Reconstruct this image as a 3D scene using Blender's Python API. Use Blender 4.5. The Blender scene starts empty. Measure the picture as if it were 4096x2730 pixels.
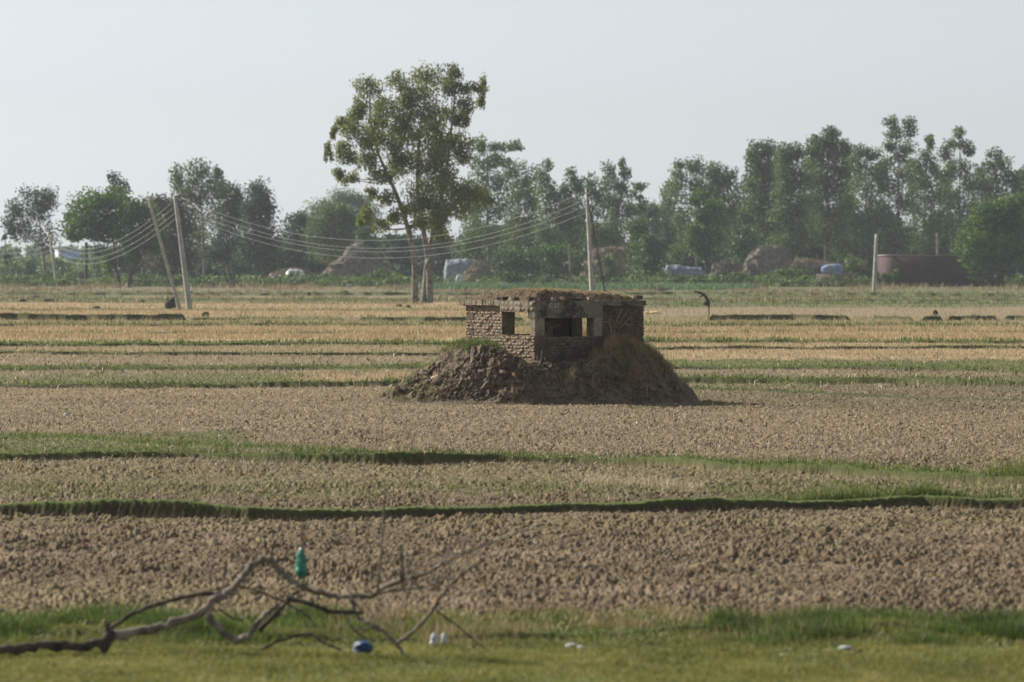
import bpy, math, random
import numpy as np
from mathutils import Vector, Matrix
random.seed(7); rng = np.random.default_rng(11)
sc = bpy.context.scene
R_ = math.radians
# ------------------------------------------------------------------ camera
F = 22755.0; CH = 3.66; HY = 1040.0            # focal length in photo pixels, eye height, horizon row
cam_d = bpy.data.cameras.new('camera'); cam = bpy.data.objects.new('camera', cam_d)
sc.collection.objects.link(cam); sc.camera = cam
cam_d.lens = 200.0; cam_d.sensor_width = 36.0
cam_d.clip_start = 1.0; cam_d.clip_end = 6000.0
cam.location = (0, 0, CH); cam.rotation_euler = (R_(90) - math.atan(325.0 / F), 0, 0)
cam_d.dof.use_dof = True; cam_d.dof.focus_distance = 142.5; cam_d.dof.aperture_fstop = 3.7
# ------------------------------------------------------------------ sky and sun
PHI, ELE = R_(38), R_(31)
S = Vector((-math.cos(PHI) * math.cos(ELE), math.sin(PHI) * math.cos(ELE), math.sin(ELE)))
world = bpy.data.worlds.new('World'); sc.world = world; world.use_nodes = True
wn = world.node_tree; bg = wn.nodes['Background']
sky = wn.nodes.new('ShaderNodeTexSky'); sky.sky_type = 'NISHITA'; sky.sun_disc = False
sky.sun_elevation = ELE; sky.sun_rotation = math.atan2(S.x, S.y) % (2 * math.pi)
sky.air_density = 1.0; sky.dust_density = 0.8; sky.ozone_density = 2.5; sky.altitude = 200
hs = wn.nodes.new('ShaderNodeHueSaturation'); hs.inputs['Saturation'].default_value = 0.12
wn.links.new(sky.outputs[0], hs.inputs['Color']); tn = wn.nodes.new('ShaderNodeVectorMath'); tn.operation = 'MULTIPLY'; tn.inputs[1].default_value = (0.95, 1.0, 1.06)
wn.links.new(hs.outputs[0], tn.inputs[0]); wn.links.new(tn.outputs[0], bg.inputs[0])
bg.inputs[1].default_value = 0.071
sun_d = bpy.data.lights.new('sun', 'SUN'); sun = bpy.data.objects.new('sun', sun_d); sc.collection.objects.link(sun)
sun_d.energy = 5.0; sun_d.angle = R_(0.6); sun_d.color = (1.0, 0.93, 0.81)
sun.rotation_euler = S.to_track_quat('Z', 'Y').to_euler()
sc.view_settings.view_transform = 'Standard'; sc.view_settings.look = 'None'
sc.view_settings.exposure = 0.64; sc.view_settings.gamma = 1.0
# ------------------------------------------------------------------ helpers
def P(px, py, d):                              # photo pixel + distance -> world point
    return Vector(((px - 2048) / F * d, d, CH - (py - HY) / F * d))
def DG(py): return CH * F / (py - HY)          # distance of the flat ground seen at a row
def pxm(d): return F / d
_PR = np.random.default_rng(4).permutation(4096).astype(np.int32)
_AN = np.random.default_rng(5).uniform(0, 2 * np.pi, 4096); _GX = np.cos(_AN).astype(np.float32); _GY = np.sin(_AN).astype(np.float32)
def pn(x, y, s=0):                             # 2-D gradient noise, about -1..1
    x, y = np.broadcast_arrays(np.asarray(x, float), np.asarray(y, float))
    ix = np.floor(x).astype(np.int32); iy = np.floor(y).astype(np.int32); fx = (x - ix).astype(np.float32); fy = (y - iy).astype(np.float32)
    u = fx * fx * (3 - 2 * fx); v = fy * fy * (3 - 2 * fy); r0 = _PR[(iy + s * 131) & 4095]; r1 = _PR[(iy + 1 + s * 131) & 4095]
    def g(r, a, b):
        k = _PR[(ix + a + r) & 4095]; return _GX[k] * (fx - a) + _GY[k] * (fy - b)
    a0 = g(r0, 0, 0); a0 += (g(r0, 1, 0) - a0) * u; a1 = g(r1, 0, 1); a1 += (g(r1, 1, 1) - a1) * u
    return ((a0 + (a1 - a0) * v) * 1.5).astype(float)
def sstep(a, b, x):
    t = np.clip((x - a) / (b - a), 0, 1); return t * t * (3 - 2 * t)
def link(o, parent=None):
    sc.collection.objects.link(o)
    if parent is not None: o.parent = parent
    return o
def tag(o, label=None, cat=None, group=None, kind=None):
    if label: o['label'] = label
    if cat: o['category'] = cat
    if group: o['group'] = group
    if kind: o['kind'] = kind
    return o
def empty(name, loc, label, cat, group=None):
    o = bpy.data.objects.new(name, None); o.location = loc; o.empty_display_size = 0.2
    link(o); tag(o, label, cat, group); return o
class MB:
    """collects vertex and face arrays, builds ONE mesh object"""
    def __init__(s): s.v = []; s.q = []; s.t = []; s.c = []; s.n = 0
    def add(s, V, Q=None, T=None, col=0.5):
        V = np.asarray(V, float).reshape(-1, 3)
        if Q is not None: s.q.append(np.asarray(Q, np.int64).reshape(-1, 4) + s.n)
        if T is not None: s.t.append(np.asarray(T, np.int64).reshape(-1, 3) + s.n)
        s.v.append(V); s.c.append(np.broadcast_to(np.asarray(col, float), (len(V),)).copy()); s.n += len(V)
        return s
    def build(s, name, mat, parent=None, smooth=False, extra=None, world_pts=True):
        V = np.concatenate(s.v); me = bpy.data.meshes.new(name)
        if parent is not None and world_pts: V = V - np.array(parent.location)[None]
        q = np.concatenate(s.q) if s.q else np.zeros((0, 4), np.int64)
        t = np.concatenate(s.t) if s.t else np.zeros((0, 3), np.int64)
        me.vertices.add(len(V)); me.vertices.foreach_set('co', V.astype(np.float32).ravel())
        nl = q.size + t.size; me.loops.add(nl)
        me.loops.foreach_set('vertex_index', np.concatenate([q.ravel(), t.ravel()]).astype(np.int32))
        me.polygons.add(len(q) + len(t))
        st = np.concatenate([np.arange(len(q)) * 4, q.size + np.arange(len(t)) * 3])
        me.polygons.foreach_set('loop_start', st.astype(np.int32))
        me.update(calc_edges=True)
        if smooth: me.polygons.foreach_set('use_smooth', np.ones(len(q) + len(t), bool))
        a = me.attributes.new('col', 'FLOAT', 'POINT'); a.data.foreach_set('value', np.concatenate(s.c).astype(np.float32))
        for k, arr in (extra or {}).items():
            a = me.attributes.new(k, 'FLOAT', 'POINT'); a.data.foreach_set('value', np.asarray(arr, np.float32))
        me.materials.append(mat)
        return link(bpy.data.objects.new(name, me), parent)
def grid_faces(nr, nc):
    i = np.arange(nr - 1)[:, None] * nc + np.arange(nc - 1)[None]; i = i.ravel()
    return np.stack([i, i + 1, i + nc + 1, i + nc], 1)
def tube(mb, pts, rad, sides=7, col=0.5, wob=0.0):
    pts = [Vector(p) for p in pts]; n = len(pts)
    if np.isscalar(rad): rad = [rad] * n
    rings = []; up = Vector((0.13, 0.97, 0.2))
    for i, p in enumerate(pts):
        d = (pts[min(i + 1, n - 1)] - pts[max(i - 1, 0)]).normalized()
        a = d.cross(up).normalized(); b = d.cross(a)
        for k in range(sides):
            th = 2 * math.pi * k / sides; r = rad[i] * (1 + random.uniform(-wob, wob))
            rings.append(p + a * (r * math.cos(th)) + b * (r * math.sin(th)))
    q = [(i * sides + k, i * sides + (k + 1) % sides, (i + 1) * sides + (k + 1) % sides, (i + 1) * sides + k)
         for i in range(n - 1) for k in range(sides)]
    V = [tuple(v) for v in rings] + [tuple(pts[0]), tuple(pts[-1])]
    t = [(len(V) - 2, (k + 1) % sides, k) for k in range(sides)]
    b0 = (n - 1) * sides; t += [(len(V) - 1, b0 + k, b0 + (k + 1) % sides) for k in range(sides)]
    mb.add(V, q, t, col)
def smooth_path(pts, sub=4):                   # Catmull-Rom through points of any dimension
    p = np.asarray(pts, float); p = np.vstack([2 * p[0] - p[1], p, 2 * p[-1] - p[-2]]); out = []
    for i in range(1, len(p) - 2):
        for k in range(sub):
            t = k / sub
            out.append(.5 * (2 * p[i] + (p[i + 1] - p[i - 1]) * t + (2 * p[i - 1] - 5 * p[i] + 4 * p[i + 1] - p[i + 2]) * t * t
                             + (3 * p[i] - p[i - 1] - 3 * p[i + 1] + p[i + 2]) * t ** 3))
    out.append(p[-2]); return np.array(out)
def box(mb, x0, x1, y0, y1, z0, z1, M=None, col=0.5):
    V = np.array([(x, y, z) for z in (z0, z1) for y in (y0, y1) for x in (x0, x1)], float)
    if M: V = np.array([tuple(M @ Vector(v)) for v in V])
    mb.add(V, [(0, 2, 3, 1), (4, 5, 7, 6), (0, 1, 5, 4), (2, 6, 7, 3), (0, 4, 6, 2), (1, 3, 7, 5)], col=col)
# ------------------------------------------------------------------ materials
def new_mat(name, rough=0.9):
    m = bpy.data.materials.new(name); m.use_nodes = True; nt = m.node_tree
    b = nt.nodes['Principled BSDF']; b.inputs['Roughness'].default_value = rough
    b.inputs['Specular IOR Level'].default_value = 0.25
    return m, nt, b
def nd(nt, t, **kw):
    n = nt.nodes.new(t)
    for k, v in kw.items(): setattr(n, k, v)
    return n
def noise(nt, scale, detail=4, vec=None, rough=0.6):
    n = nd(nt, 'ShaderNodeTexNoise'); n.inputs['Scale'].default_value = scale
    n.inputs['Detail'].default_value = detail; n.inputs['Roughness'].default_value = rough
    if vec is not None: nt.links.new(vec, n.inputs['Vector'])
    return n.outputs['Fac']
def ramp(nt, fac, stops):
    r = nd(nt, 'ShaderNodeValToRGB'); cr = r.color_ramp
    while len(cr.elements) < len(stops): cr.elements.new(0.5)
    for e, (p, c) in zip(cr.elements, stops): e.position = p; e.color = (*c, 1)
    nt.links.new(fac, r.inputs[0]); return r.outputs[0]
def mix(nt, fac, a, b):
    m = nd(nt, 'ShaderNodeMix', data_type='RGBA')
    for s, v in ((m.inputs[0], fac), (m.inputs[6], a), (m.inputs[7], b)):
        if isinstance(v, (int, float)): s.default_value = v
        elif isinstance(v, tuple): s.default_value = (*v, 1)
        else: nt.links.new(v, s)
    return m.outputs[2]
def math_(nt, op, a, b=None, clamp=False):
    m = nd(nt, 'ShaderNodeMath', operation=op, use_clamp=clamp)
    for s, v in ((m.inputs[0], a), (m.inputs[1], b)):
        if v is None: continue
        if isinstance(v, (int, float)): s.default_value = v
        else: nt.links.new(v, s)
    return m.outputs[0]
def attr(nt, name):
    a = nd(nt, 'ShaderNodeAttribute', attribute_name=name); return a.outputs['Fac']
def pos(nt): return nd(nt, 'ShaderNodeNewGeometry').outputs['Position']
def bump(nt, b, h, dist, strength=1.0):
    n = nd(nt, 'ShaderNodeBump'); n.inputs['Distance'].default_value = dist; n.inputs['Strength'].default_value = strength
    nt.links.new(h, n.inputs['Height']); nt.links.new(n.outputs[0], b.inputs['Normal'])
def simple_mat(name, c1, c2, scale=5, rough=0.85, bmp=0.0, spec=0.25):
    m, nt, b = new_mat(name, rough); b.inputs['Specular IOR Level'].default_value = spec
    f = noise(nt, scale, 5, pos(nt)); nt.links.new(ramp(nt, f, [(0.35, c1), (0.65, c2)]), b.inputs['Base Color'])
    if bmp: bump(nt, b, noise(nt, scale * 4, 4, pos(nt)), bmp)
    return m
def leaf_mat(name, dark, mid, light, trans=0.3):
    m = bpy.data.materials.new(name); m.use_nodes = True; nt = m.node_tree; nt.nodes.clear()
    out = nd(nt, 'ShaderNodeOutputMaterial'); d = nd(nt, 'ShaderNodeBsdfPrincipled'); t = nd(nt, 'ShaderNodeBsdfTranslucent')
    d.inputs['Roughness'].default_value = 0.6; d.inputs['Specular IOR Level'].default_value = 0.3
    c = ramp(nt, attr(nt, 'col'), [(0.0, dark), (0.5, mid), (1.0, light)])
    nt.links.new(c, d.inputs['Base Color']); nt.links.new(c, t.inputs[0])
    mx = nd(nt, 'ShaderNodeMixShader'); mx.inputs[0].default_value = trans
    nt.links.new(d.outputs[0], mx.inputs[1]); nt.links.new(t.outputs[0], mx.inputs[2]); nt.links.new(mx.outputs[0], out.inputs[0])
    return m
def ground_mat():
    m, nt, b = new_mat('field_soil', 1.0); b.inputs['Specular IOR Level'].default_value = 0.1
    p = pos(nt)
    n1 = noise(nt, 1.1, 6, p); n2 = noise(nt, 14, 5, p, 0.7); n3 = noise(nt, 45, 3, p)
    soil = ramp(nt, n2, [(0.3, (0.038, 0.029, 0.019)), (0.5, (0.122, 0.090, 0.060)), (0.70, (0.285, 0.215, 0.145))])
    n4 = noise(nt, 3.2, 4, p, 0.75); soil = mix(nt, ramp(nt, n4, [(0.42, (0, 0, 0)), (0.60, (.72, .72, .72))]), soil, (0.058, 0.044, 0.031))
    n5 = noise(nt, .35, 3, p); soil = mix(nt, ramp(nt, n5, [(0.5, (0, 0, 0)), (0.68, (.5, .5, .5))]), soil, (0.26, 0.20, 0.145))
    soil = mix(nt, math_(nt, 'MULTIPLY', attr(nt, 'grey'), 0.8), soil, ramp(nt, n2, [(0.3, (0.075, 0.067, 0.053)), (0.7, (0.22, 0.19, 0.155))]))
    straw = ramp(nt, n3, [(0.3, (0.25, 0.18, 0.10)), (0.7, (0.50, 0.385, 0.235))])
    green = ramp(nt, n3, [(0.3, (0.045, 0.075, 0.018)), (0.7, (0.14, 0.18, 0.045))])
    soil = mix(nt, math_(nt, 'MULTIPLY', attr(nt, 'bank'), .85, True), soil, (0.034, 0.029, 0.021))  # bank soil coloured near black to deepen the shade of the bank fronts
    c = mix(nt, math_(nt, 'MULTIPLY', math_(nt, 'ADD', attr(nt, 'straw'), math_(nt, 'MULTIPLY', math_(nt, 'SUBTRACT', n1, 0.5), 0.6)), 1.0, True), soil, straw)
    c = mix(nt, math_(nt, 'MULTIPLY', attr(nt, 'green'), 0.9, True), c, green)
    nt.links.new(c, b.inputs['Base Color']); bump(nt, b, n2, 0.02, 0.6)
    return m
def mound_mat():
    m, nt, b = new_mat('mound_soil', 1.0); p = pos(nt); b.inputs['Specular IOR Level'].default_value = 0.1
    n = noise(nt, 2.2, 6, p, 0.65); n2 = noise(nt, 22, 5, p, 0.7)
    a = ramp(nt, n2, [(0.3, (0.085, 0.066, 0.047)), (0.55, (0.21, 0.162, 0.118)), (0.75, (0.37, 0.295, 0.22))])
    d = ramp(nt, n2, [(0.3, (0.048, 0.038, 0.028)), (0.7, (0.152, 0.120, 0.092))])
    c = mix(nt, ramp(nt, n, [(0.40, (0, 0, 0)), (0.60, (1, 1, 1))]), a, d)
    nt.links.new(c, b.inputs['Base Color']); bump(nt, b, n2, 0.03)
    return m
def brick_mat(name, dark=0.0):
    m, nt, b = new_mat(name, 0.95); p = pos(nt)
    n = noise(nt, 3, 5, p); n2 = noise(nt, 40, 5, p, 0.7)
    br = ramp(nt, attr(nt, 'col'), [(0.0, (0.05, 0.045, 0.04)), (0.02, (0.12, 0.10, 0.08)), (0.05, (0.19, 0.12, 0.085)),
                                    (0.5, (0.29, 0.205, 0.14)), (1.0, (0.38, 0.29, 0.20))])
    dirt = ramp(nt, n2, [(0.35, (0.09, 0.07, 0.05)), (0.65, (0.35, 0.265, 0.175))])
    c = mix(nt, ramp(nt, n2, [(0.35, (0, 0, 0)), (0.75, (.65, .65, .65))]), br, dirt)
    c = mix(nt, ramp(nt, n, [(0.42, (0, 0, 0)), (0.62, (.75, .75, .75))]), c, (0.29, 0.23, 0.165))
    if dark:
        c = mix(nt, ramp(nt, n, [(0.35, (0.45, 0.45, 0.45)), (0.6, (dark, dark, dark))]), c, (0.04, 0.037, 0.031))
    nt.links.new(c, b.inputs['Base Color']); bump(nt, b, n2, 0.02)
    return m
def plaster_mat(name, c1, c2, stain, stain_amt=0.7, crack=True):
    m, nt, b = new_mat(name, 0.9); p = pos(nt)
    n = noise(nt, 2.6, 7, p, 0.7); n2 = noise(nt, 30, 5, p, 0.65)
    c = ramp(nt, n2, [(0.3, c1), (0.7, c2)])
    c = mix(nt, ramp(nt, n, [(0.46, (0, 0, 0)), (0.60, (stain_amt,) * 3)]), c, stain)
    h = n2
    if crack:
        v = nd(nt, 'ShaderNodeTexVoronoi', feature='DISTANCE_TO_EDGE'); v.inputs['Scale'].default_value = 2.3
        w = nd(nt, 'ShaderNodeVectorMath', operation='ADD'); nz = nd(nt, 'ShaderNodeTexNoise'); nz.inputs['Scale'].default_value = 3
        nz.inputs['Detail'].default_value = 5
        nt.links.new(p, nz.inputs['Vector']); sc_ = nd(nt, 'ShaderNodeVectorMath', operation='SCALE'); sc_.inputs['Scale'].default_value = 0.5
        nt.links.new(nz.outputs['Color'], sc_.inputs[0]); nt.links.new(p, w.inputs[0]); nt.links.new(sc_.outputs[0], w.inputs[1])
        nt.links.new(w.outputs[0], v.inputs['Vector'])
        k = ramp(nt, v.outputs['Distance'], [(0.0, (1, 1, 1)), (0.022, (0, 0, 0))])
        k = math_(nt, 'MULTIPLY', k, ramp(nt, n, [(0.5, (0, 0, 0)), (0.56, (1, 1, 1))]))
        c = mix(nt, k, c, (0.03, 0.028, 0.025))
        h = math_(nt, 'SUBTRACT', n2, k)
    nt.links.new(c, b.inputs['Base Color']); bump(nt, b, h, 0.012)
    return m
M = {}
M['ground'] = ground_mat(); M['mound'] = mound_mat()
M['brick'] = brick_mat('weathered_brick'); M['brick_dark'] = brick_mat('stained_shaded_brick', 0.85)  # dark brick: stains on outer faces, painted shade on the inner walls
M['concrete_lit'] = plaster_mat('sunlit_crusted_concrete', (0.176, 0.144, 0.100), (0.352, 0.296, 0.208), (0.128, 0.100, 0.072), 0.5)  # paler crusted copy for the sunlit side, sunlight put into the colour
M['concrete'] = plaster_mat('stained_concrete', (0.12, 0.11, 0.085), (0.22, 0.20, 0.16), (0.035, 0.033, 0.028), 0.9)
M['plaster'] = plaster_mat('grey_plaster', (0.20, 0.172, 0.125), (0.29, 0.25, 0.185), (0.085, 0.073, 0.055), 0.7, False)
M['paint'] = simple_mat('faded_white_paint', (0.45, 0.43, 0.38), (0.7, 0.68, 0.62), 30)
M['grass'] = leaf_mat('grass_blade', (0.035, 0.058, 0.012), (0.10, 0.15, 0.028), (0.24, 0.28, 0.075), 0.4)
M['verge'] = leaf_mat('verge_blade', (0.09, 0.10, 0.022), (0.21, 0.215, 0.05), (0.42, 0.35, 0.14), 0.4)
M['straw'] = leaf_mat('straw_stalk', (0.16, 0.115, 0.06), (0.40, 0.30, 0.16), (0.66, 0.54, 0.34), 0.25)
M['litter'] = leaf_mat('chaff', (0.025, 0.02, 0.014), (0.20, 0.15, 0.095), (0.72, 0.60, 0.41), 0.15)
M['reddish'] = leaf_mat('reddish_dry_grass', (0.15, 0.08, 0.05), (0.32, 0.18, 0.11), (0.5, 0.34, 0.22), 0.25)
M['crop'] = leaf_mat('crop_leaf', (0.05, 0.095, 0.04), (0.085, 0.16, 0.065), (0.16, 0.26, 0.11), 0.35)
M['leaf_a'] = leaf_mat('eucalyptus_leaf', (0.045, 0.066, 0.018), (0.13, 0.165, 0.042), (0.27, 0.30, 0.10), 0.5)
M['leaf_b'] = leaf_mat('grey_green_leaf', (0.03, 0.056, 0.018), (0.085, 0.135, 0.038), (0.20, 0.26, 0.08), 0.42)
M['leaf_c'] = leaf_mat('dense_green_leaf', (0.02, 0.05, 0.012), (0.07, 0.145, 0.024), (0.16, 0.25, 0.05), 0.38)
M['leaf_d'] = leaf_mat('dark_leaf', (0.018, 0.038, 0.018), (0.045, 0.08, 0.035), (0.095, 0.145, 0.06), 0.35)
M['leaf_e'] = leaf_mat('fresh_leaf', (0.03, 0.065, 0.022), (0.075, 0.135, 0.04), (0.15, 0.22, 0.08), 0.3)
M['leaf_f'] = leaf_mat('browning_leaf', (0.05, 0.04, 0.022), (0.085, 0.075, 0.035), (0.12, 0.13, 0.05), 0.25)
M['bark'] = simple_mat('pale_bark', (0.09, 0.08, 0.068), (0.26, 0.235, 0.205), 3, 0.9, 0.03)
M['bark_dark'] = simple_mat('dark_bark', (0.03, 0.026, 0.022), (0.085, 0.072, 0.058), 6, 0.95, 0.03)
M['wood'] = simple_mat('weathered_wood', (0.080, 0.064, 0.050), (0.320, 0.268, 0.216), 7, 0.85, 0.02)
M['wood_dark'] = simple_mat('dark_wet_wood', (0.028, 0.022, 0.018), (0.13, 0.10, 0.08), 9, 0.9, 0.02)
M['pole'] = simple_mat('pole_concrete', (0.25, 0.245, 0.225), (0.40, 0.39, 0.36), 2.5, 0.85)
M['wire'] = simple_mat('aluminium_wire', (0.30, 0.32, 0.32), (0.40, 0.42, 0.42), 2, 0.6, 0, 0.3)
M['metal'] = simple_mat('dark_iron', (0.04, 0.04, 0.042), (0.10, 0.09, 0.085), 12, 0.6)
M['thatch'] = simple_mat('old_straw', (0.192, 0.148, 0.104), (0.400, 0.328, 0.248), 1.3, 1.0, 0.2)
M['thatch_grey'] = simple_mat('grey_straw', (0.144, 0.124, 0.104), (0.296, 0.256, 0.220), 1.6, 1.0, 0.2)
M['dung'] = simple_mat('dark_heap', (0.025, 0.022, 0.018), (0.08, 0.066, 0.05), 5, 1.0, 0.1)
M['white_sheet'] = simple_mat('white_plastic_sheet', (0.360, 0.360, 0.360), (0.640, 0.640, 0.624), 1.5, 0.5)
M['blue_sheet'] = simple_mat('blue_tarpaulin', (0.05, 0.15, 0.38), (0.30, 0.32, 0.33), 1.1, 0.6)
M['violet_sheet'] = simple_mat('faded_blue_tarpaulin', (0.104, 0.128, 0.240), (0.280, 0.304, 0.400), 1.5, 0.5)
M['slate_sheet'] = simple_mat('slate_grey_sheet', (0.144, 0.176, 0.224), (0.304, 0.336, 0.376), 1.0, 0.6)
M['red_brick'] = simple_mat('red_brick_wall', (0.045, 0.026, 0.027), (0.085, 0.043, 0.040), 1.2, 0.95)
M['mud_wall'] = simple_mat('mud_wall', (0.13, 0.11, 0.09), (0.24, 0.2, 0.16), 1.5, 1.0)
M['pale_wall'] = simple_mat('pale_wall', (0.42, 0.43, 0.46), (0.55, 0.56, 0.58), 1.0, 0.8)
M['blue_wall'] = simple_mat('blue_washed_wall', (0.22, 0.3, 0.5), (0.3, 0.38, 0.58), 1.0, 0.8)
M['green_bag'] = simple_mat('green_plastic', (0.0, 0.13, 0.09), (0.01, 0.26, 0.18), 12, 0.25, 0.01, 0.6)
M['blue_bag'] = simple_mat('blue_plastic', (0.003, 0.03, 0.11), (0.01, 0.08, 0.25), 14, 0.4, 0.01, 0.5)
M['white_bag'] = simple_mat('white_plastic', (0.3, 0.32, 0.34), (0.7, 0.71, 0.71), 25, 0.35, 0.01, 0.5)
M['yellow'] = simple_mat('yellow_plastic', (0.7, 0.55, 0.12), (0.85, 0.75, 0.3), 8, 0.5)
# ------------------------------------------------------------------ fields: bunds and zones
# each bund: (height m, crest width m, green 0..1, [(px, row of the front foot), ...])
BUNDS = [
 (0.068, 0.6, 1.0, [(-300, 2562), (0, 2562), (700, 2570), (1500, 2580), (2300, 2560), (2900, 2535), (3400, 2525), (4096, 2530), (4400, 2530)]),
 (0.20, 0.95, 1.0, [(-400, 2062), (0, 2068), (500, 2078), (1000, 2088), (1200, 2084), (1700, 2072), (2300, 2058), (2900, 2046), (3400, 2040), (3700, 2036), (4096, 2046), (4500, 2050)]),
 (0.18, 0.9, 1.0, [(-400, 1852), (0, 1850), (400, 1846), (800, 1846), (1100, 1856), (1500, 1866), (1750, 1862), (2000, 1848), (2300, 1852), (2600, 1866), (3000, 1893), (3300, 1908), (3600, 1925), (4096, 1955), (4500, 1980)]),
 (0.048, 1.2, 1.0, [(-400, 1750), (0, 1752), (300, 1757), (700, 1790), (1100, 1812), (1500, 1832), (1800, 1850)]),
 (0.19, 1.0, 0.9, [(-400, 1556), (700, 1558), (1570, 1552), (1900, 1545), (2700, 1536), (3200, 1538), (3600, 1540), (4096, 1550), (4500, 1552)]),
 (0.061, 1.5, 0.5, [(2500, 1560), (2800, 1566), (3200, 1578), (3700, 1598), (4096, 1612), (4500, 1622)]),
 (0.136, 1.5, 1.0, [(-400, 1484), (500, 1484), (1600, 1482), (2400, 1484), (2900, 1482), (3500, 1484), (4500, 1500)]),
 (0.150, 1.2, 0.8, [(-400, 1418), (800, 1426), (1600, 1424), (2400, 1410), (2800, 1404), (3600, 1400), (4500, 1398)]),
 (0.136, 2.0, 0.9, [(-400, 1388), (500, 1388), (1100, 1384), (1700, 1380), (2600, 1374), (3200, 1374), (4500, 1380)]),
 (0.095, 2.0, 0.5, [(-400, 1340), (600, 1340), (1500, 1342), (2600, 1338), (3400, 1334), (4500, 1334)]),
 (0.150, 2.5, 0.9, [(-400, 1308), (700, 1308), (1800, 1306), (2700, 1310), (3600, 1308), (4500, 1312)]),
 (0.440, 2.0, 0.3, [(-400, 1283), (0, 1283), (700, 1285), (745, 1285)]),
 (0.150, 2.0, 0.9, [(760, 1283), (1000, 1280), (1380, 1286)]),
 (0.300, 2.5, 0.5, [(1430, 1286), (1700, 1288), (2100, 1288)]),
 (0.360, 2.0, 0.4, [(2832, 1283), (3100, 1283), (3400, 1284)]),
 (0.300, 2.0, 0.4, [(3485, 1283), (3655, 1286)]), (0.340, 2.0, 0.4, [(3680, 1286), (3775, 1286)]),
 (0.320, 2.0, 0.4, [(3786, 1283), (3990, 1283)]), (0.300, 2.0, 0.4, [(4012, 1282), (4500, 1284)]),
 (0.088, 3.0, 0.8, [(-400, 1243), (1100, 1246), (2200, 1246)]),
 (0.082, 4.0, 0.8, [(2600, 1218), (3200, 1218), (4500, 1222)]),
 (0.160, 4.0, 0.4, [(-400, 1166), (170, 1166)]),
 (0.170, 4.0, 0.5, [(-400, 1200), (1500, 1204), (2700, 1200)]), (0.170, 4.0, 0.5, [(2500, 1205), (3300, 1207), (4500, 1203)]), (0.136, 3., .6, [(300, 1215), (1700, 1220)]), (0.170, 3., .6, [(2900, 1190), (4500, 1194)]),
 (0.300, 5.0, 0.7, [(-400, 1180), (1500, 1183), (2700, 1180), (4500, 1188)]),
]
def to_pp(x, y):
    y = np.maximum(y, 1.0); return x / y * F + 2048, HY + CH * F / y
def bund_field(x, y):
    PX, PY = to_pp(x, y); h = np.zeros_like(x); g = np.zeros_like(x); xa, ya = x, y
    for k, (H, W, G, line) in enumerate(BUNDS):
        lx = [a for a, _ in line]; ly = [b for _, b in line]
        sel = np.where((PY < max(ly) + 25) & (PY > min(ly) - .03 * (min(ly) - HY) * 6 - 30) & (PX > lx[0] - 10) & (PX < lx[-1] + 10))[0]
        if not len(sel): continue
        x = xa[sel]; y = ya[sel]; px = PX[sel]
        foot = np.interp(px, lx, ly); yb = CH * F / (foot - HY)
        yb = yb + yb * 0.0022 * pn(x * .8 + k * 9, y * 0 + k + .5, 31 + k) + .02 * pn(x * 4, y * 0 + k * 3.3, 77)
        ends = sstep(lx[0] - 6, lx[0] + 18, px) * (1 - sstep(lx[-1] - 18, lx[-1] + 6, px))
        u = y - yb; sl = np.where(yb < 400, np.minimum(0.06 + 0.0004 * yb, .13), .3)
        amp = H * (0.80 + (.42 if k < 4 else .08 if 11 <= k <= 18 else .28) * pn(x * 0.5 + k * 5.1, y * 0.0 + 3.3, 5 + k) + (.16 if k < 4 else .1) * pn(x * 1.5, y * 0.0 + 1.7 + k, 9)).clip(.4 if k > 3 else .55, 1.15) * ends
        prof = sstep(0, sl, u) * (1 - sstep(sl + W * 0.35, sl + W * 1.5, u))
        h[sel] = np.maximum(h[sel], 1.12 * amp * prof)
        g[sel] = np.maximum(g[sel], G * ends * sstep(sl * (.5 + .45 * pn(x * 1.7 + k, y * 0 + .5, 33)), sl * 1.1, u) * (1 - sstep(sl + W, sl + W * 1.7, u)))
    return h, g
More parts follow.
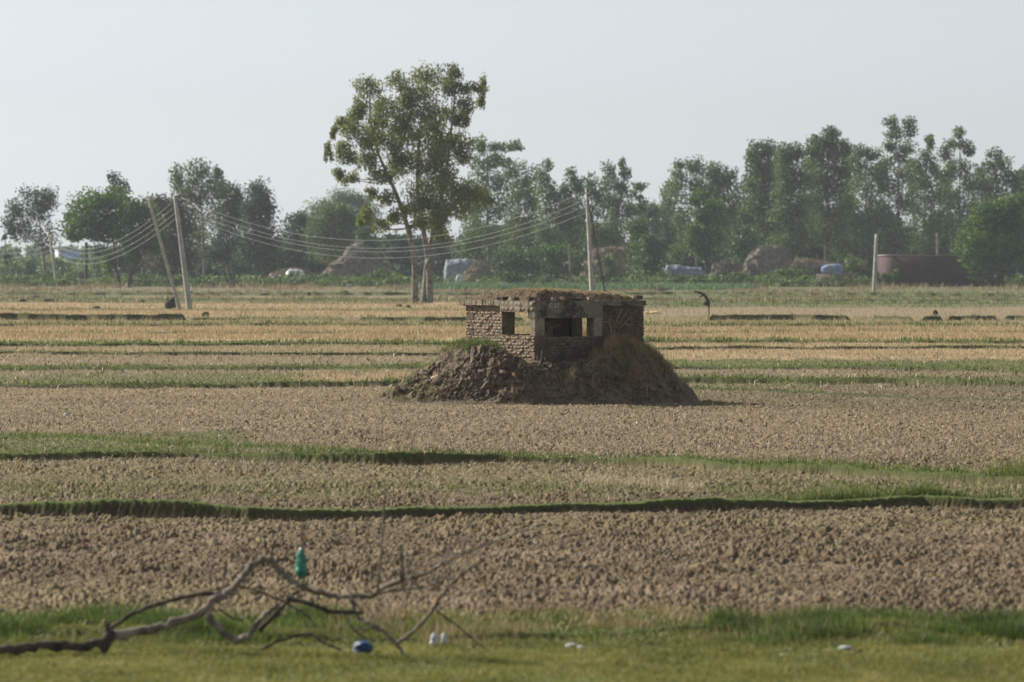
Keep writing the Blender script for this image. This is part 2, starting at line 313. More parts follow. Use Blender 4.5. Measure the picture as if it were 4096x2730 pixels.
# bands: (row0, row1, px0, px1, straw, green, plough, grey)
BANDS = [
 (1000, 1132, -9e3, 9e3, .1, .5, 0, .6), (1132, 1168, -9e3, 1650, .2, .35, .2, .8), (1132, 1162, 1650, 3050, .0, 1., 0, 0),
 (1132, 1168, 3050, 9e3, .1, .6, .2, .5), (1168, 1212, -9e3, 9e3, .1, .5, .3, .8), (1184, 1192, 500, 2600, .4, .1, .2, .5),
 (1212, 1268, -9e3, 2200, 1., .0, .1, 0), (1235, 1244, -9e3, 9e3, .5, .6, .1, 0), (1205, 1232, 2200, 9e3, .15, .45, .2, .8), (1232, 1268, 2200, 9e3, .4, .05, .3, .8),
 (1268, 1288, -9e3, 9e3, .5, .35, .2, .3), (1288, 1312, -9e3, 9e3, .55, .5, .1, .1), (1312, 1340, -9e3, 9e3, .95, .05, .1, 0),
 (1340, 1368, -9e3, 9e3, 1., .0, .1, 0), (1368, 1392, -9e3, 1900, .6, .45, .1, 0), (1368, 1380, 1900, 9e3, .6, .5, .1, 0), (1380, 1402, 1900, 9e3, .95, .0, .1, 0), (1392, 1424, -9e3, 1900, .6, .15, .2, .2),
 (1402, 1442, 2200, 9e3, .95, .05, .1, 0), (1424, 1462, -9e3, 2200, .35, .12, .3, .4), (1442, 1476, 2200, 9e3, .25, .75, .2, 0),
 (1462, 1484, -9e3, 2200, .3, .8, .2, 0), (1484, 1512, 2200, 9e3, .3, .15, .4, .4), (1484, 1500, -9e3, 2200, .3, .15, .3, .5), (1500, 1552, -9e3, 2200, .25, .55, .3, .2), (1512, 1550, 2200, 9e3, .2, .5, .4, .2),
 (1496, 1535, 1200, 1650, .8, .1, .1, 0), (1552, 1600, -9e3, 2500, .42, .08, .5, .3), (1552, 1640, 2500, 9e3, .15, .16, .7, .2), (1600, 1740, -9e3, 2500, .32, .06, .5, .4), (1640, 1900, 2500, 9e3, .32, .06, .5, .3),
 (1740, 1850, -9e3, 1000, .15, .62, .4, .1), (1740, 1860, 1000, 2500, .30, .06, .5, .3), (1830, 2000, -9e3, 9e3, .25, .22, .75, .1),
 (2000, 2100, -9e3, 9e3, .15, .1, .8, 0), (2080, 2140, -9e3, 9e3, .22, .14, .9, 0), (2120, 2500, -9e3, 9e3, .12, .03, 1., 0), (2330, 2500, -9e3, 1500, .28, .12, .8, 0),
 (2495, 2580, -9e3, 9e3, .3, .75, .35, 0), (2475, 2555, 1600, 2900, .45, .5, .4, 0), (2580, 9e3, -9e3, 9e3, .22, .95, .15, 0),
]
def zones(x, y):
    px, py = to_pp(x, y)
    w = (py - HY) * 0.022
    pyw = py + w * pn(px / 260.0, py / 40.0, 3) + w * 0.6 * pn(px / 60.0, py / 15.0, 4); pxw = px + 150 * pn(py / 9.0, px * 0, 6)
    out = [np.zeros_like(x) for _ in range(4)]
    for (a, b, c, d, *vals) in BANDS:
        e = (max(a, 1060) - HY) * 0.015 + 1.5
        m = sstep(a - e, a + e, pyw) * (1 - sstep(b - e, b + e, pyw)) * sstep(c - 90, c + 90, pxw) * (1 - sstep(d - 90, d + 90, pxw))
        for i, v in enumerate(vals): out[i] += (v - out[i]) * m
    return out
def billow(x, y, s):
    return 1 - 2 * np.abs(pn(x, y, s))
def height(x, y, micro=True, z=None):
    h, g = bund_field(x, y)
    base = 0.05 * pn(x / 7.0, y / 9.0, 1) + 0.02 * pn(x / 1.7, y / 2.2, 2)
    if micro:
        zz = z if z is not None else zones(x, y); pl = zz[2]; calm = 1 - .75 * sstep(.4, .9, zz[1])
        fade = 1 - 0.7 * sstep(150, 420, y)
        rough = 0.030 * pn(x * 3.4, y * 2.2, 21) + 0.040 * pn(x * 6.5, y * 5, 22) * (1 + pn(x * 1.1, y * .6, 34)) + 0.030 * pn(x * 13, y * 10, 26) + 0.032 * pn(x * 24, y * 17, 23) + .022 * pn(x * 44, y * 19, 36)
        fine = (0.020 * pn(x * 5, y * 3, 24) + 0.030 * pn(x * 9, y * 6, 25) + .042 * pn(x * 17, y * 10, 28) + .03 * pn(x * 31, y * 12, 30)) * (.9 + .8 * pn(x * .8, y * .3, 29)).clip(.2, 1.6)
        kb = 1 - .8 * sstep(.015, .05, h); base = base + kb * fade * (pl * (rough * (0.85 + 0.7 * pn(x * .9, y * .35, 8)).clip(.25, 1.5) + fine) + calm * (1 - pl) * fine * 1.4) + (h > .03) * (.012 * pn(x * 4, y * 5, 27) + .012 * pn(x * 14, y * 11, 26))
    base = base * sstep(30, 46, y)
    return base + h, g
def gz(x, y):
    a = np.array([float(x)]); b = np.array([float(y)]); return float(height(a, b)[0][0])
ys = np.unique(np.round(np.concatenate([np.arange(a, b, .1) for a, b in ((212, 236), (238, 252), (274, 282), (304, 316), (334, 347), (405, 415))] + [np.arange(-70, 44, 9.), np.arange(44, 48.4, .4), np.arange(48.4, 92, .046), np.arange(92, 160, .085), np.arange(160, 262, .17),
                     np.arange(262, 440, .38), np.arange(440, 640, .32), np.arange(640, 700, 1.2), np.arange(700, 1000, 6.), np.arange(1000, 2650, 60.)]), 3)); ys = ys[np.concatenate([[True], np.diff(ys) > .03])]
tc = np.linspace(-0.104, 0.104, 800)
side = np.array([0.115, .13, .15, .18, .22, .27, .33, .4, .5, .62, .75, .9, 1.05])
ts = np.concatenate([-side[::-1], tc, side])
Y, T = np.meshgrid(ys, ts, indexing='ij'); X = T * np.maximum(Y, 46.0)
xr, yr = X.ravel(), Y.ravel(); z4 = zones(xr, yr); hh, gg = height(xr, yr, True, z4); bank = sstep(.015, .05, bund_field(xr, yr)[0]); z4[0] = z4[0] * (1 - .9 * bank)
mb = MB(); mb.add(np.stack([xr, yr, hh], 1), grid_faces(len(ys), len(ts)))
far_fix = sstep(0.5, 2, np.abs(xr / np.maximum(yr, 1)))
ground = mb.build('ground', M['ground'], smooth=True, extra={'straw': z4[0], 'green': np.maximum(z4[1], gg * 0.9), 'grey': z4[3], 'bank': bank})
tag(ground, kind='structure')
del X, Y, T, xr, yr, hh, gg
# ------------------------------------------------------------------ blades
def blades(pts, hgt, wid, lean, col, lie=0.0):
    """one thin triangle pair per stalk; hgt, wid arrays; lean = sideways drift as a share of the height"""
    n = len(pts); th = rng.uniform(0, 2 * np.pi, n); d = np.stack([np.cos(th), np.sin(th), 0 * th], 1)
    ph = rng.uniform(0, 2 * np.pi, n); w = np.stack([np.cos(ph), np.sin(ph), 0 * ph], 1) * (wid / 2)[:, None]
    tilt = np.abs(rng.normal(0, 1, n)) * lean
    up = np.stack([0 * th, 0 * th, np.ones(n)], 1)
    ax = d * np.sin(np.minimum(tilt, 1.45))[:, None] + up * np.cos(np.minimum(tilt, 1.45))[:, None]
    b = pts; mid = b + ax * (hgt * .55)[:, None]
    tip = b + ax * hgt[:, None] + d * (hgt * lean * .5)[:, None] - up * (hgt * lean * .12)[:, None]
    V = np.stack([b - w, b + w, mid + w * .8, mid - w * .8, tip], 1).reshape(-1, 3)
    i = np.arange(n)[:, None] * 5
    return V, i + np.array([[0, 1, 2, 3]]), i + np.array([[3, 2, 4]]), np.repeat(np.clip(col, 0, 1), 5)
def scatter(n, y0, y1, pad=1.12):
    """ground points, as many per square metre as their distance makes visible"""
    u = rng.uniform(0, 1, n); y = 1 / (1 / y0 + u * (1 / y1 - 1 / y0)); y = y0 + (y - y0)
    x = rng.uniform(-1, 1, n) * 0.0905 * pad * y
    return x, y
def keep(x, y, prob):
    k = rng.uniform(0, 1, len(x)) < prob; return x[k], y[k]
def stuff_blades(name, mat, lst, label, cat):
    m = MB()
    for V, Q, Tt, c in lst: m.add(V, Q, Tt, c)
    o = m.build(name, mat); return tag(o, label, cat, kind='stuff')
def on_ground(x, y): return np.stack([x, y, height(x, y)[0] - 0.01], 1)
L_ver, L_bund, L_stub, L_lit, L_crop = [], [], [], [], []
# verge grass close to the camera
x, y = scatter(400000, 48.6, 60); z = zones(x, y); x, y = keep(x, y, np.clip(z[1] * 1.2 - .1, 0, 1) * (.25 + .75 * sstep(-.4, 0, pn(x * .7, y * .35, 49)))); n = len(x)
px, py = to_pp(x, y); c = .45 + .25 * pn(x * .9, y * .5, 41) + .2 * pn(x * 4, y * 3, 42) + rng.normal(0, .14, n) - .22 * (py < 2600)
L_ver.append(blades(on_ground(x, y), rng.uniform(.03, .075, n) * (1 + .5 * pn(x * 1.5, y, 43)), rng.uniform(.005, .011, n), .5, c))
# tall tufts along the verge bank
x, y = scatter(150000, 53.5, 58.6); px, py = to_pp(x, y)
tall = sstep(-.15, .25, pn(x * .9, y * .8, 44)) * np.where(px < 1500, 1, np.where(px > 2850, 1, .12))
x2, y2 = keep(x, y, tall * sstep(53.6, 54.8, y + .5 * pn(x * 1.4, y * 0 + .5, 58)) * (1 - sstep(56.6, 58.4, y + .6 * pn(x * 1.1, y * 0 + 1.5, 59)))); n = len(x2)
px2, _ = to_pp(x2, y2)
hgt = rng.uniform(.07, .17, n) * (1 + .45 * pn(x2 * 1.1, y2, 45)) * np.where(px2 > 2850, 1.2, .95)
L_bund.append(blades(on_ground(x2, y2), hgt, rng.uniform(.006, .012, n), .28, .35 + .3 * pn(x2 * 1.6, y2, 55) + rng.normal(0, .2, n)))
x2, y2 = keep(x, y, .16 * sstep(-.1, .35, pn(x * 1.2, y * .9, 60)) * sstep(53.4, 54.6, y + .8 * pn(x * .9, y * 0 + 2.5, 62)) * ((px > 1300) & (px < 3300))); n = len(x2)
L_stub.append(blades(on_ground(x2, y2), rng.uniform(.06, .2, n), rng.uniform(.004, .009, n), .3, .35 + rng.normal(0, .2, n)))
# grass on the bunds and green patches
for y0, y1, cnt, hs_, ws in ((84, 92, 300000, .23, .009), (90, 130, 260000, .12, .012), (155, 235, 260000, .12, .025), (235, 420, 220000, .2, .05), (420, 650, 70000, .3, .1)):
    x, y = scatter(cnt, y0, y1); hb, g = bund_field(x, y); z = zones(x, y)
    x, y = keep(x, y, np.clip(g * 1.0 + np.maximum(z[1] - .15, 0) * .8, 0, 1) * (.4 + .6 * sstep(-.35, .2, pn(x * .8, y * .5, 46)))); n = len(x)
    _, g = bund_field(x, y)
    hgt = hs_ * rng.uniform(.35, 1.2, n) * (.55 + .6 * g) * (1 + .35 * pn(x * .8, y, 47) + .35 * pn(x * 3.7, y * 3, 50))
    L_bund.append(blades(on_ground(x, y), hgt, ws * rng.uniform(.7, 1.3, n), .35, .5 + .2 * pn(x * .7, y * .4, 48) + rng.normal(0, .17, n)))
for y0, y1, cnt in ((84, 92, 30000), (90, 130, 30000), (155, 200, 30000)):
    x, y = scatter(cnt, y0, y1); hb, g = bund_field(x, y); x, y = keep(x, y, (hb > .03) * sstep(.1, .45, pn(x * 1.3, y * .6, 57))); n = len(x)
    L_bund.append(blades(on_ground(x, y), rng.uniform(.06, .24, n), .0013 * y0 / 10 * rng.uniform(.7, 1.3, n), .4, .4 + rng.normal(0, .25, n)))
    x, y = scatter(cnt // 8, y0, y1); hb, g = bund_field(x, y); x, y = keep(x, y, (hb > .02) * .7); n = len(x)
    L_stub.append(blades(on_ground(x, y), rng.uniform(.05, .3, n), .001 * y0 / 10 * rng.uniform(.7, 1.3, n), .35, .4 + rng.normal(0, .25, n)))
# standing stubble
for y0, y1, cnt, hs_, ws in ((96, 165, 45000, .10, .008), (165, 260, 150000, .17, .016), (260, 470, 200000, .24, .035)):
    x, y = scatter(cnt, y0, y1); z = zones(x, y)
    pr = np.clip(z[0] * 1.3 - .35, 0, 1) if y0 > 150 else np.clip(.02 + .6 * sstep(.25, .5, pn(x * .45, y * .12, 51)), 0, 1)
    x, y = keep(x, y, pr * (.35 + .65 * sstep(-.4, .2, pn(x * .5, y * .25, 52)))); n = len(x)
    L_stub.append(blades(on_ground(x, y), hs_ * rng.uniform(.5, 1.15, n), ws * rng.uniform(.7, 1.3, n), .16, .55 + .15 * pn(x * .3, y * .1, 53) + rng.normal(0, .18, n)))
# straw lying on the soil
for y0, y1, cnt, ln, ws, dens in ((57, 84, 26000, .09, .008, .7), (84, 104, 40000, .10, .010, .8), (100, 165, 230000, .08, .013, .9), (160, 260, 40000, .2, .028, .6)):
    x, y = scatter(cnt, y0, y1); z = zones(x, y)
    x, y = keep(x, y, dens * (.45 + .55 * sstep(-.3, .3, pn(x * .7, y * .2, 54))) * (1 - .8 * np.clip(z[1], 0, 1))); n = len(x)
    p = on_ground(x, y); p[:, 2] += .018
    V, Q, Tt, c = blades(p, ln * rng.uniform(.4, 1.3, n), ws * rng.uniform(.6, 1.4, n), 1.5, .5 + rng.normal(0, .3, n))
    V[:, 2] = np.maximum(V[:, 2], np.repeat(p[:, 2] - .012, 5)); L_lit.append((V, Q, Tt, c))
# a swath of pale straw right of centre
n = 1500; x = rng.uniform(0, 1, n) ** 1.1; px = 2330 + 480 * x; py = 1942 + 30 * x + rng.normal(0, 5, n); y = DG(py); x = (px - 2048) / F * y
p = on_ground(x, y); p[:, 2] += .03; L_lit.append(blades(p, rng.uniform(.08, .25, n), rng.uniform(.006, .012, n), 1.3, .85 + rng.normal(0, .12, n)))
# far green crop
x, y = scatter(70000, 640, 930, 1.0); z = zones(x, y); x, y = keep(x, y, (z[1] > .7) * 1.); n = len(x)
L_crop.append(blades(on_ground(x, y), rng.uniform(.35, .9, n), rng.uniform(.12, .25, n), .4, .5 + .3 * pn(x * .1, y * .02, 61) + rng.normal(0, .15, n)))
stuff_blades('verge_grass', M['verge'], L_ver, 'short yellowish grass of the verge along the bottom of the photo', 'grass')
stuff_blades('bund_grass', M['grass'], L_bund, 'green grass growing along the low earth banks between the fields', 'grass')
stuff_blades('stubble', M['straw'], L_stub, 'tan stubble standing in the harvested fields', 'stubble')
stuff_blades('straw_litter', M['litter'], L_lit, 'loose dry straw strewn over the bare brown soil', 'straw')
stuff_blades('green_crop', M['crop'], L_crop, 'low bright green crop in front of the distant trees', 'crop')
# ------------------------------------------------------------------ the mound
MX, MY = 0.78, 146.6
def mound_h(x, y):
    dx = (x - MX); dy = (y - MY)
    rx = np.where(dx < 0, 4.7, 4.05); ry = 4.5
    wob = 0.05 * pn(x * .8, y * .8, 71) + .03 * pn(x * 2.1, y * 2.1, 72)
    r = (np.abs(dx / rx) ** 2.5 + np.abs(dy / ry) ** 2.5) ** (1 / 2.5) + wob
    front = sstep(144.3, 143.0, y)
    H = 1.52 - 0.50 * np.exp(-((x - 1.05) / 1.28) ** 4) * sstep(145.6, 144.3, y) - .12 * sstep(0, -2.5, x) - .13 * sstep(2.3, 3.4, x)
    left = sstep(.2, -1.7, x)
    w = .25 + .38 * left + .16 * sstep(2, 4, x)
    prof = sstep(1.0, 1 - w, r); prof = prof ** (1 - .25 * sstep(1.5, 3.5, x))
    gully = .07 * pn(x * 1.1, y * 1.1, 73) + .05 * pn(x * 2.2, y * 2.2 + x, 74)
    h = H * prof + gully * sstep(1.04, .85, r) * (.45 + .55 * prof * (1 - sstep(.9, 1, prof) * .55))
    return h - .12 * sstep(.97, 1.08, r)
gx = np.arange(-4.5, 5.6, .026); gy = np.concatenate([np.arange(141.6, 142.0, .03), np.arange(142.0, 143.9, .013), np.arange(143.9, 146.2, .03), np.arange(146.2, 151.8, .09)])
Ym, Xm = np.meshgrid(gy, gx, indexing='ij'); xm, ym = Xm.ravel(), Ym.ravel(); zm = mound_h(xm, ym) + .01
mound_root = None
VM = np.stack([xm, ym, zm], 1); DM = np.zeros_like(VM)
for f_, a_m, s_m in ((1.5, .09, 1), (3.3, .085, 7), (7.0, .080, 13), (14.0, .060, 19), (27.0, .035, 25)):
    N = np.stack([pn(VM[:, 0] * f_ + VM[:, 2] * f_ * .35, VM[:, 2] * f_ * 1.1 + VM[:, 1] * f_ * .6, s_m + q) for q in range(3)], 1)
    if f_ > 5: N = np.maximum(N, -.25) * 1.2
    DM += a_m * N * np.array([.6, 1.0, .75])
DM *= sstep(.02, .22, zm)[:, None] * np.where((np.abs(xm - MX) < 4.6) & (ym < 149), 1, .5)[:, None]
VMD = VM + DM; mb = MB(); mb.add(VMD, grid_faces(len(gy), len(gx)))
mound = mb.build('earth_mound', M['mound'], smooth=True)
tag(mound, 'eroded mound of bare earth the brick bunker stands on', 'mound')
def on_mound(x, y): return np.stack([x, y, mound_h(x, y)], 1)
def mpt(px, py):                               # point of the mound (or field) surface seen at a photo pixel
    d = np.arange(141.5, 152, .02); x = (px - 2048) / F * d; zr = CH - (py - HY) / F * d
    z = np.maximum(mound_h(x, d), 0); ok = z >= zr; k = np.argmax(ok) if ok.any() else int((144.55 - 141.5) / .02); return Vector((x[k], d[k], z[k]))
# ------------------------------------------------------------------ the bunker
AL = R_(32.5); CX, CY = (2140 - 2048) / F * 143.5, 143.5
RU = Vector((math.cos(AL), math.sin(AL), 0)); LV = Vector((-math.sin(AL), math.cos(AL), 0)); C0 = Vector((CX, CY, 0))
def Wp(u, v, z): return C0 + RU * u + LV * v + Vector((0, 0, z))
def Wa(A):
    A = np.asarray(A, float); return np.array(C0)[None] + A[:, :1] * np.array(RU)[None] + A[:, 1:2] * np.array(LV)[None] + np.array([0, 0, 1.])[None] * A[:, 2:3]
bunker = empty('brick_bunker', Wp(1.7, 1.7, 0.9), 'ruined square brick bunker with two firing slots standing on an earth mound', 'bunker')
def vnoise(A, f, s):
    return np.stack([pn(A[:, 0] * f + A[:, 2] * f * .7, A[:, 1] * f - A[:, 2] * f * .6, s),
                     pn(A[:, 1] * f + A[:, 2] * f * .8, A[:, 0] * f + A[:, 2] * f * .5, s + 1),
                     pn(A[:, 0] * f + A[:, 1] * f * .9, A[:, 2] * f + A[:, 1] * f * .3, s + 2)], 1)
def rough_box(mb, u0, u1, v0, v1, z0, z1, step=.05, amp=.012, f=5, seed=1, col=.5):
    lo = np.array([u0, v0, z0]); hi = np.array([u1, v1, z1])
    for ax in range(3):
        a, b = [i for i in range(3) if i != ax]
        na = max(2, int((hi[a] - lo[a]) / step) + 1); nb = max(2, int((hi[b] - lo[b]) / step) + 1)
        A, B = np.meshgrid(np.linspace(lo[a], hi[a], na), np.linspace(lo[b], hi[b], nb), indexing='ij')
        for s_ in (0, 1):
            V = np.zeros((na * nb, 3)); V[:, a] = A.ravel(); V[:, b] = B.ravel(); V[:, ax] = (lo, hi)[s_][ax]
            V = V + amp * (vnoise(V, f, seed) + .6 * vnoise(V, f * 3.1, seed + 5) + .35 * vnoise(V, f * 8, seed + 9))
            mb.add(Wa(V), grid_faces(na, nb), col=col)
def bricks(mb, face, a0, a1, z0, z1, plane, outward, seed, holes=(), jag=(0, 0), miss=.03, bw=.19, bh=.078, relief=.012):
    """courses of weathered bricks on a wall face; face 'u' = plane u const running along v, 'v' = plane v const running along u"""
    r = random.Random(seed); z = z0; row = 0
    while z < z1 - .02:
        a = a0 - (bw / 2 if row % 2 else 0)
        if jag[0]: a -= 0
        while a < a1:
            w = bw * r.uniform(.86, 1.1); s0 = max(a, a0 - (r.uniform(0, .03) if jag[0] else 0)); s1 = min(a + w, a1 + (r.uniform(0, .03) if jag[1] else 0)); a += w
            zt = min(z + bh, z1)
            if s1 - s0 < .04 or r.random() < miss: continue
            if any(s1 > h[0] + .01 and s0 < h[1] - .01 and zt > h[2] + .01 and z < h[3] - .01 for h in holes): continue
            dep = r.uniform(-relief, relief); g = .007
            na, nz = 6, 5
            A = np.concatenate([[s0 + g], np.linspace(s0 + g + .008, s1 - g - .008, na - 2), [s1 - g]])
            Z = np.concatenate([[z + g * .7], np.linspace(z + g * .7 + .008, zt - g * .7 - .008, nz - 2), [zt - g * .7]])
            AA, ZZ = np.meshgrid(A, Z, indexing='ij'); rim = (AA == A[0]) | (AA == A[-1]) | (ZZ == Z[0]) | (ZZ == Z[-1])
            D = dep + .007 * pn(AA * 17 + seed, ZZ * 23, 5) + .006 * pn(AA * 45, ZZ * 51 + seed, 6) + r.uniform(-.05, .05) * (AA - s0) + r.uniform(-.08, .08) * (ZZ - z)
            D = np.where(rim, -.010 + .010 * pn(AA * 7, ZZ * 7, 19), D); AA = AA + .014 * pn(AA * 9, ZZ * 13, 8); D = D + np.where(rim, 0, .03 * np.minimum(pn(AA * 8 + seed, ZZ * 9, 15) + .25, 0) + .016 * pn(AA * 22, ZZ * 14 + seed, 16)); ZZ = ZZ + .005 * pn(AA * 33 + 5, ZZ * 37, 9) + .014 * pn(AA * 3 + seed, ZZ * 2, 12)
            PL = plane + outward * D
            V = np.stack([PL.ravel(), AA.ravel(), ZZ.ravel()], 1) if face == 'u' else np.stack([AA.ravel(), PL.ravel(), ZZ.ravel()], 1)
            mb.add(Wa(V), grid_faces(na, nz), col=.06 + .94 * min(1, max(0, r.gauss(.5, .17))))
        z += bh; row += 1
ZB, ZW = 0.55, 2.478                           # wall foot (inside the mound) and wall head
a_ = 3.37; t_ = .34
m = MB(); rough_box(m, .06 + .012, .06 + t_, 1.575, a_ - .02, ZB, ZW, .12, .005, col=0)
bricks(m, 'u', 1.575, a_, ZB, ZW, .06, -1, 1, jag=(0, 1), miss=.035); m.build('brick_wall', M['brick'], bunker)
m = MB(); rough_box(m, .012, t_, .02, 1.56, ZB, 1.745, .12, .005, col=0)
bricks(m, 'u', 0.03, 1.57, ZB, 1.752, .0, -1, 2, miss=.02); m.build('parapet_wall', M['brick'], bunker)
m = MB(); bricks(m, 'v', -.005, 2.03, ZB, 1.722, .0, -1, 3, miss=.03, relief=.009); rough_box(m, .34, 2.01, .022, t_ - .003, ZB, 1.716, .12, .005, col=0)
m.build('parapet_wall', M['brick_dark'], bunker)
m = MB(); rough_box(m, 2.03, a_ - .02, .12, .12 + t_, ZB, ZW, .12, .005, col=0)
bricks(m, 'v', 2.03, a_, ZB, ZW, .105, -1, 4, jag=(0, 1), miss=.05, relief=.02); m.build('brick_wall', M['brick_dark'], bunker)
m = MB()
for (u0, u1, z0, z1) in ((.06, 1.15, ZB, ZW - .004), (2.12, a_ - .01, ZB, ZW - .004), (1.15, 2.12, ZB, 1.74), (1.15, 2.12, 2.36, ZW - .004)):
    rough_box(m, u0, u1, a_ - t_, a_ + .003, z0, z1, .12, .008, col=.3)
m.build('brick_wall', M['brick_dark'], bunker)  # dark brick colour here stands in for shade inside the bunker
m = MB()
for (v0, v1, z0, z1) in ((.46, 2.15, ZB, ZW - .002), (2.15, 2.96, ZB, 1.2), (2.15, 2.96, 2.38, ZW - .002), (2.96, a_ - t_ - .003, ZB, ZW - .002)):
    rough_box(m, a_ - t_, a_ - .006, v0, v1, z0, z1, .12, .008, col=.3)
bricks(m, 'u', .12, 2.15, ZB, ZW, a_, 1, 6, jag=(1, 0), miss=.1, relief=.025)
m.build('brick_wall', M['brick_dark'], bunker)  # interior shade again put into the brick colour
# piers, jamb, lintels
m = MB(); rough_box(m, -.004, .284, -.004, .21, 1.748, 2.19, .04, .006, seed=21); m.build('corner_pier', M['plaster'], bunker)
m = MB(); rough_box(m, 0.0, .27, .0, .205, 2.19, 2.345, .04, .004, seed=23); m.build('pier_head', M['plaster'], bunker)
m = MB(); rough_box(m, 1.78, 2.034, -.004, t_, 1.722, 2.19, .04, .006, seed=25); m.build('slot_pier', M['plaster'], bunker)
m = MB(); rough_box(m, .008, t_ + .02, 1.565, 1.60, 1.745, 2.345, .05, .003, seed=27); m.build('window_jamb', M['plaster'], bunker)
m = MB(); rough_box(m, -.03, t_, .30, 1.62, 2.34, 2.617, .035, .016, f=7, seed=31)
m.build('lintel', M['concrete_lit'], bunker)
m = MB(); rough_box(m, -.022, 2.04, -.02, .30, 2.188, 2.613, .04, .010, f=4, seed=35); m.build('lintel', M['concrete'], bunker)
m = MB(); rough_box(m, -.05, .0, .0, 1.60, 2.352, 2.605, .02, .004, f=9, seed=33)
# crusted plates of concrete on the lit lintel face
crust = MB(); r = random.Random(5); v = .0
while v < 1.6:
    w = r.uniform(.14, .24)
    for (za, zb) in ((2.35, 2.47), (2.475, 2.605)):
        if r.random() < .12: continue
        d = r.uniform(.0, .018); V = []; na, nz = 7, 6
        A = np.linspace(v + .006, min(v + w, 1.6) - .006, na); Z = np.linspace(za + .005, zb - .005, nz)
        AA, ZZ = np.meshgrid(A, Z, indexing='ij'); rim = (AA == A[0]) | (AA == A[-1]) | (ZZ == Z[0]) | (ZZ == Z[-1])
        D = np.where(rim, .02, -.03 - d + .008 * pn(AA * 20, ZZ * 20, 91) + .006 * pn(AA * 50, ZZ * 50, 92))
        AA = AA + .01 * pn(AA * 14, ZZ * 14, 93)
        crust.add(Wa(np.stack([D.ravel(), AA.ravel(), ZZ.ravel()], 1)), grid_faces(na, nz), col=r.random())
    v += w
crust.build('lintel_crust', M['concrete_lit'], bunker)
# roof slab with crumbling edge
m = MB(); rough_box(m, .0, a_ + .045, .055, a_ + .21, 2.486, 2.618, .04, .016, f=6, seed=41)
m.build('roof_slab', M['concrete'], bunker)
m = MB(); v = 1.64; r = random.Random(9)
while v < a_ + .2:
    w = r.uniform(.10, .2)
    rough_box(m, -.03 + r.uniform(-.012, .015), .1, v + .005, min(v + w, a_ + .21) - .005, 2.49 + r.uniform(0, .015), 2.622 + r.uniform(-.015, .02), .035, .009, f=9, seed=int(v * 50), col=r.random()); v += w
m.build('slab_edge', M['concrete_lit'], bunker)
# the painted number
fc = bpy.data.curves.new('number_text', 'FONT'); fc.body = 'C.27'; fc.size = .135; fc.extrude = .0015; fc.space_character = 1.25
fo = bpy.data.objects.new('tmp', fc); sc.collection.objects.link(fo); bpy.context.view_layer.update()
dg = bpy.context.evaluated_depsgraph_get(); tm = bpy.data.meshes.new_from_object(fo.evaluated_get(dg)); bpy.data.objects.remove(fo)
num = bpy.data.objects.new('painted_number', tm); tm.materials.clear(); tm.materials.append(M['paint']); link(num, bunker)
num.matrix_world = Matrix.Translation(Wp(.40, -.036, 2.462)) @ Matrix(((RU.x, 0, -LV.x * 1, 0), (RU.y, 0, -LV.y, 0), (0, 1, 0, 0), (0, 0, 0, 1)))
num.matrix_local = Matrix.Translation(-Vector(bunker.location)) @ num.matrix_world
# soil and straw on the roof
def heap_h(u, v):
    x = C0.x + RU.x * u + LV.x * v
    e = np.minimum(np.minimum(u - .02, a_ - .02 - u) / .38, np.minimum(v - .12, a_ + .0 - v) / .35)
    prof = np.interp(x, [-1.0, -.55, .2, 1.0, 1.5, 2.3, 3.0], [.10, .19, .25, .25, .21, .17, .12])
    return prof * sstep(0, 1, np.clip(e, 0, 1)) + .05 * pn(u * 4, v * 4, 81) * sstep(0, .3, e) + .035 * pn(u * 11, v * 11, 82) * sstep(0, .2, e) + .615 + 2.0
uu = np.arange(.02, a_, .035); UU, VV = np.meshgrid(uu, uu + .05, indexing='ij')
m = MB(); hz_ = heap_h(UU.ravel(), VV.ravel()); m.add(Wa(np.stack([UU.ravel(), VV.ravel(), hz_], 1)), grid_faces(len(uu), len(uu)))
o = m.build('soil_layer', M['mound'], smooth=True); tag(o, 'layer of crumbled soil heaped on the bunker roof', 'soil')
n = 16000; u = rng.uniform(.05, a_ - .1, n); v = rng.uniform(.12, a_ - .1, n)
W3 = Wa(np.stack([u, v, heap_h(u, v) + .005], 1))
lst = [blades(W3, rng.uniform(.02, .09, n), rng.uniform(.004, .011, n), 1.2, .38 + rng.normal(0, .28, n))]
n = 1500; u = rng.uniform(.3, a_ - .3, n); v = rng.uniform(.3, a_ - .3, n)
lst.append(blades(Wa(np.stack([u, v, heap_h(u, v)], 1)), rng.uniform(.03, .10, n), rng.uniform(.004, .007, n), .5, .6 + rng.normal(0, .2, n)))
stuff_blades('roof_straw', M['straw'], lst, 'dry straw and chaff scattered over the bunker roof', 'straw')
# loose bricks
def brick_obj(center, rz, tilt, label, cat='brick', size=(.22, .11, .072), mat='brick', group='loose bricks along the edge of the bunker roof'):
    m = MB(); sx, sy, sz = [s / 2 for s in size]; g = np.linspace(-1, 1, 4); k = []
    for ax in range(3):
        for s_ in (-1, 1):
            A, B = np.meshgrid(g, g, indexing='ij'); V = np.zeros((16, 3)); o_ = [i for i in range(3) if i != ax]
            V[:, ax] = s_; V[:, o_[0]] = A.ravel(); V[:, o_[1]] = B.ravel()
            V = V * (1 - .05 * (np.abs(V).sum(1) > 2.5)[:, None]); V = V * np.array([sx, sy, sz])
            V += .006 * vnoise(V + center.x * 3, 22, 3); m.add(V, grid_faces(4, 4), col=.12 + random.uniform(-.05, .35))
    o = m.build('loose_brick', M[mat]); o.location = center; o.rotation_euler = (tilt, tilt * .6, rz); return tag(o, label, cat, group)
zx = lambda X: 1780 + X / 2.674; zy = lambda Yy: 1120 + Yy / 2.674
